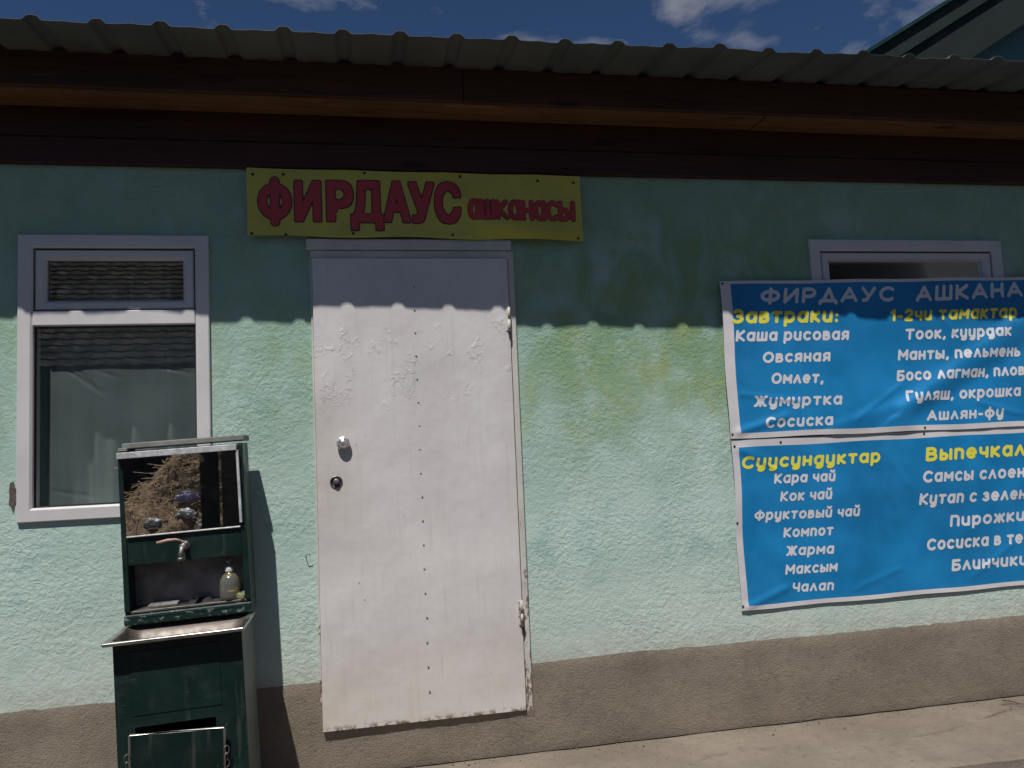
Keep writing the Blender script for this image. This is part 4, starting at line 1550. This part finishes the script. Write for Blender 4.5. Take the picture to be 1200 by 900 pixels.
# ================================================================== across the yard (seen in the panes and the mirror)
def opposite():
    root = empty('tiled_house', (0, 0, 0))
    tag(root, 'low house with a dark wavy tiled roof reflected in the window panes', 'building')
    xa, xb = -16.0, -2.7
    b = MB()
    b.box(xa + 0.4, xb + 1.2, -16.6, -9.5, 0, 2.95)
    b.build('wall', simple('dull_grey_render', (0.22, 0.23, 0.21), 0.9, 0, 0.2, 1), root)
    ye, yr, ze, zr = -8.9, -13.0, 2.93, 5.55
    b = MB()
    rows = 20
    nx = 420
    def surf(u, v):
        k = min(int(v * rows), rows - 1)
        fr = v * rows - k
        y = ye + (yr - ye) * v
        z = ze + (zr - ze) * v + 0.022 * (1 - fr)
        x0, x1 = xa + 3.2 * v, xb + 1.6 - 2.55 * v
        x = x0 + (x1 - x0) * u
        return Vector((x, y, z + 0.010 * math.sin(x * 2 * math.pi / 0.30)))
    vs = []
    for k in range(rows):
        vs += [k / rows + 1e-4, (k + 1) / rows - 1e-4]
    V = [[b.bm.verts.new(surf(i / nx, v)) for v in vs] for i in range(nx + 1)]
    for i in range(nx):
        for j in range(len(vs) - 1):
            b.bm.faces.new((V[i][j], V[i + 1][j], V[i + 1][j + 1], V[i][j + 1]))
    # hipped end and back slope
    p = lambda v, e: surf(e, v)
    b.poly([surf(1, 0), surf(1, 0.9999), Vector((xb + 1.6, 2 * yr - ye, ze))])
    b.poly([surf(0, 0.9999), surf(1, 0.9999), Vector((xb + 1.6, 2 * yr - ye, ze)), Vector((xa, 2 * yr - ye, ze))])
    b.build('roof', simple('dark_roof_tile', (0.045, 0.04, 0.042), 0.7, 0, 0.2, 2), root)

    r2 = empty('added_dark_house', (0, 0, 0))  # unseen house added to give the right pane a dark reflection
    tag(r2, 'unseen tall house added so its plain dark roof darkens the right window pane', 'building')
    b = MB()
    b.box(2.5, 29, -19, -11.5, 0, 4.0)
    b.build('wall', simple('dark_green_boards', (0.05, 0.085, 0.07), 0.9, 0, 0.2, 1), r2)
    b = MB()
    P = [Vector(p) for p in ((2, -11, 3.9), (29.5, -11, 3.9), (28, -15.2, 8.2), (7, -15.2, 8.2), (2, -19.5, 3.9), (29.5, -19.5, 3.9))]
    for q in ((0, 1, 2, 3), (4, 5, 2, 3), (0, 3, 4), (1, 2, 5)): b.poly([P[k] for k in q])
    b.build('roof', simple('dark_shingles', (0.012, 0.017, 0.018), 0.9, 0, 0.4, 3), r2)
    # plank fence added behind the rubbish heap to darken the left of the mirror
    f = empty('added_plank_fence', (0, 0, 0))
    tag(f, 'weathered dark plank fence behind the rubbish heap across the yard', 'fence')
    b = MB()
    x = -6.5
    while x < 1.5:
        w = random.uniform(0.12, 0.17)
        b.box(x, x + w - 0.012, -7.62 + random.uniform(-0.008, 0.008), -7.595, 0.05, 1.75 + random.uniform(-0.05, 0.05))
        x += w
    b.box(-6.5, 1.5, -7.66, -7.635, 0.4, 0.5)
    b.box(-6.5, 1.5, -7.66, -7.635, 1.3, 1.4)
    b.build('planks', simple('charcoal_wood', (0.032, 0.028, 0.024), 0.9, 0, 0.5, 5), f)

    # heap of soil and straw
    hp = empty('rubbish_heap', (-1.7, -6.6, 0))
    tag(hp, 'brown heap of soil and straw mirrored in the washstand mirror', 'rubbish heap')
    hp.location = (0, 0, 0)
    def hh(x, y):
        r = math.hypot((x + 1.35) / 1.75, (y + 7.05) / 1.3)
        z = 1.6 * max(0, 1 - r) ** 0.9 if r < 1 else 0
        r2 = math.hypot((x + 2.1) / 1.0, (y + 6.4) / 0.8)
        z = max(z, 0.42 * max(0, 1 - r2 * r2))
        z += 0.10 * mnoise.noise(Vector((x * 3, y * 3, 0))) + 0.06 * mnoise.noise(Vector((x * 9, y * 9, 4))) + 0.025 * mnoise.noise(Vector((x * 26, y * 26, 4)))
        return max(z, -0.02)
    b = MB()
    b.grid(120, 90, lambda u, v: Vector((-3.4 + 3.6 * u, -7.58 + 2.4 * v, hh(-3.4 + 3.6 * u, -7.58 + 2.4 * v) - 0.01)))
    sn = N('brown_soil')
    c = sn.mix(sn.ramp(sn.noise(7, 8, 0.7), 0.35, 0.68), (0.13, 0.085, 0.058), (0.36, 0.25, 0.165))
    sm = sn.fin(c, 0.95, 0, sn.bump(sn.noise(30, 6, 0.7), 1.0, 0.03), 0.2)
    b.build('soil', sm, hp)
    b = MB()
    for i in range(1700):
        x, y = random.gauss(-1.75, 0.5), random.gauss(-6.55, 0.42)
        if hh(x, y) < 0.03: continue
        L_ = random.choice((1, 1, 1, 1.9)) * random.uniform(0.04, 0.15)
        a = random.uniform(0, 2 * math.pi)
        dz = random.uniform(-0.25, 0.35)
        p0 = Vector((x, y, hh(x, y) + random.uniform(0.0, 0.03)))
        d = Vector((math.cos(a), math.sin(a), dz)) * L_
        mid = p0 + d * 0.5 + Vector((0, 0, random.uniform(-0.02, 0.03)))
        b.tube([p0, mid, p0 + d], random.uniform(0.002, 0.0045), 3, cap=False)
    tag(b.build('straw', simple('dry_straw', (0.40, 0.30, 0.17), 0.8, 0, 0.45, 3), hp), kind='stuff')

    # crumpled plastic bags
    def bag(c, r, seed, mat, lab):
        bm = bmesh.new()
        bmesh.ops.create_icosphere(bm, subdivisions=4, radius=1)
        for v in bm.verts:
            n = v.co.normalized()
            k = 1 + 0.34 * mnoise.noise(n * 2.2 + Vector((seed, 0, 0))) - 0.22 * abs(mnoise.noise(n * 5 + Vector((0, seed, 0)))) - 0.12 * abs(mnoise.noise(n * 11 + Vector((0, seed, 2))))
            v.co = Vector((n.x * k * r[0], n.y * k * r[1], max(-0.6, n.z * k) * r[2]))
        b = MB()
        b.bm.free()
        b.bm = bm
        o = b.build('plastic_bag', mat)
        o.location = c
        tag(o, lab, 'plastic bag', 'bags on the rubbish heap')
    clear = simple('milky_plastic', (0.46, 0.46, 0.45), 0.5, 0, 0.5, 14)
    bag((-1.96, -6.18, hh(-1.96, -6.18) + 0.04), (0.13, 0.07, 0.075), 3.1, simple('violet_plastic', (0.25, 0.22, 0.40), 0.5, 0, 0.4, 14), 'violet plastic bag among the litter at the heap foot')
    bag((-1.92, -5.93, hh(-1.92, -5.93) - 0.01), (0.10, 0.08, 0.07), 9.4, clear, 'milky crumpled bag directly below the violet one')
    bag((-1.70, -5.90, hh(-1.70, -5.90) - 0.01), (0.12, 0.09, 0.07), 5.2, clear, 'flat whitish bag beside the foot of the black post')
    bag((-2.24, -5.95, hh(-2.24, -5.95) - 0.04), (0.12, 0.07, 0.055), 12.7, clear, 'torn whitish bag at the left of the litter')
    b = MB()
    for i in range(60):
        x, y = random.gauss(-1.72, 0.16), random.gauss(-6.15, 0.15)
        w = random.uniform(0.012, 0.035)
        q = Vector((x, y, hh(x, y) + 0.012))
        e1 = Vector((random.uniform(-1, 1), random.uniform(-1, 1), random.uniform(-.6, .6))).normalized() * w
        e2 = Vector((random.uniform(-1, 1), random.uniform(-.3, 1), random.uniform(0.2, 1))).normalized() * w
        b.poly([q - e1 - e2, q + e1 - e2, q + e1 * 0.7 + e2, q - e1 + e2 * 0.8])
    tag(b.build('paper_scraps', simple('litter_paper', (0.5, 0.51, 0.5), 0.7, 0, 0.4, 9), hp), kind='stuff')
    # post and board standing at the near edge of the heap
    b = MB()
    b.box(-1.585, -1.425, -5.12, -5.02, 0, 2.3, 0.006)
    tag(b.build('black_post', simple('tarred_wood', (0.006, 0.007, 0.007), 0.7)), 'thick tarred black post in front of the rubbish heap', 'post')
    b = MB()
    b.box(-1.39, -1.17, -5.08, -5.05, 0, 2.2, 0.003)
    tag(b.build('upright_board', wood_mat('grey_brown_board', (0.035, 0.026, 0.022), (0.06, 0.046, 0.038))), 'brown upright board right of the tarred post', 'board')
opposite()

for im in list(bpy.data.materials):
    if im.users == 0: bpy.data.materials.remove(im)
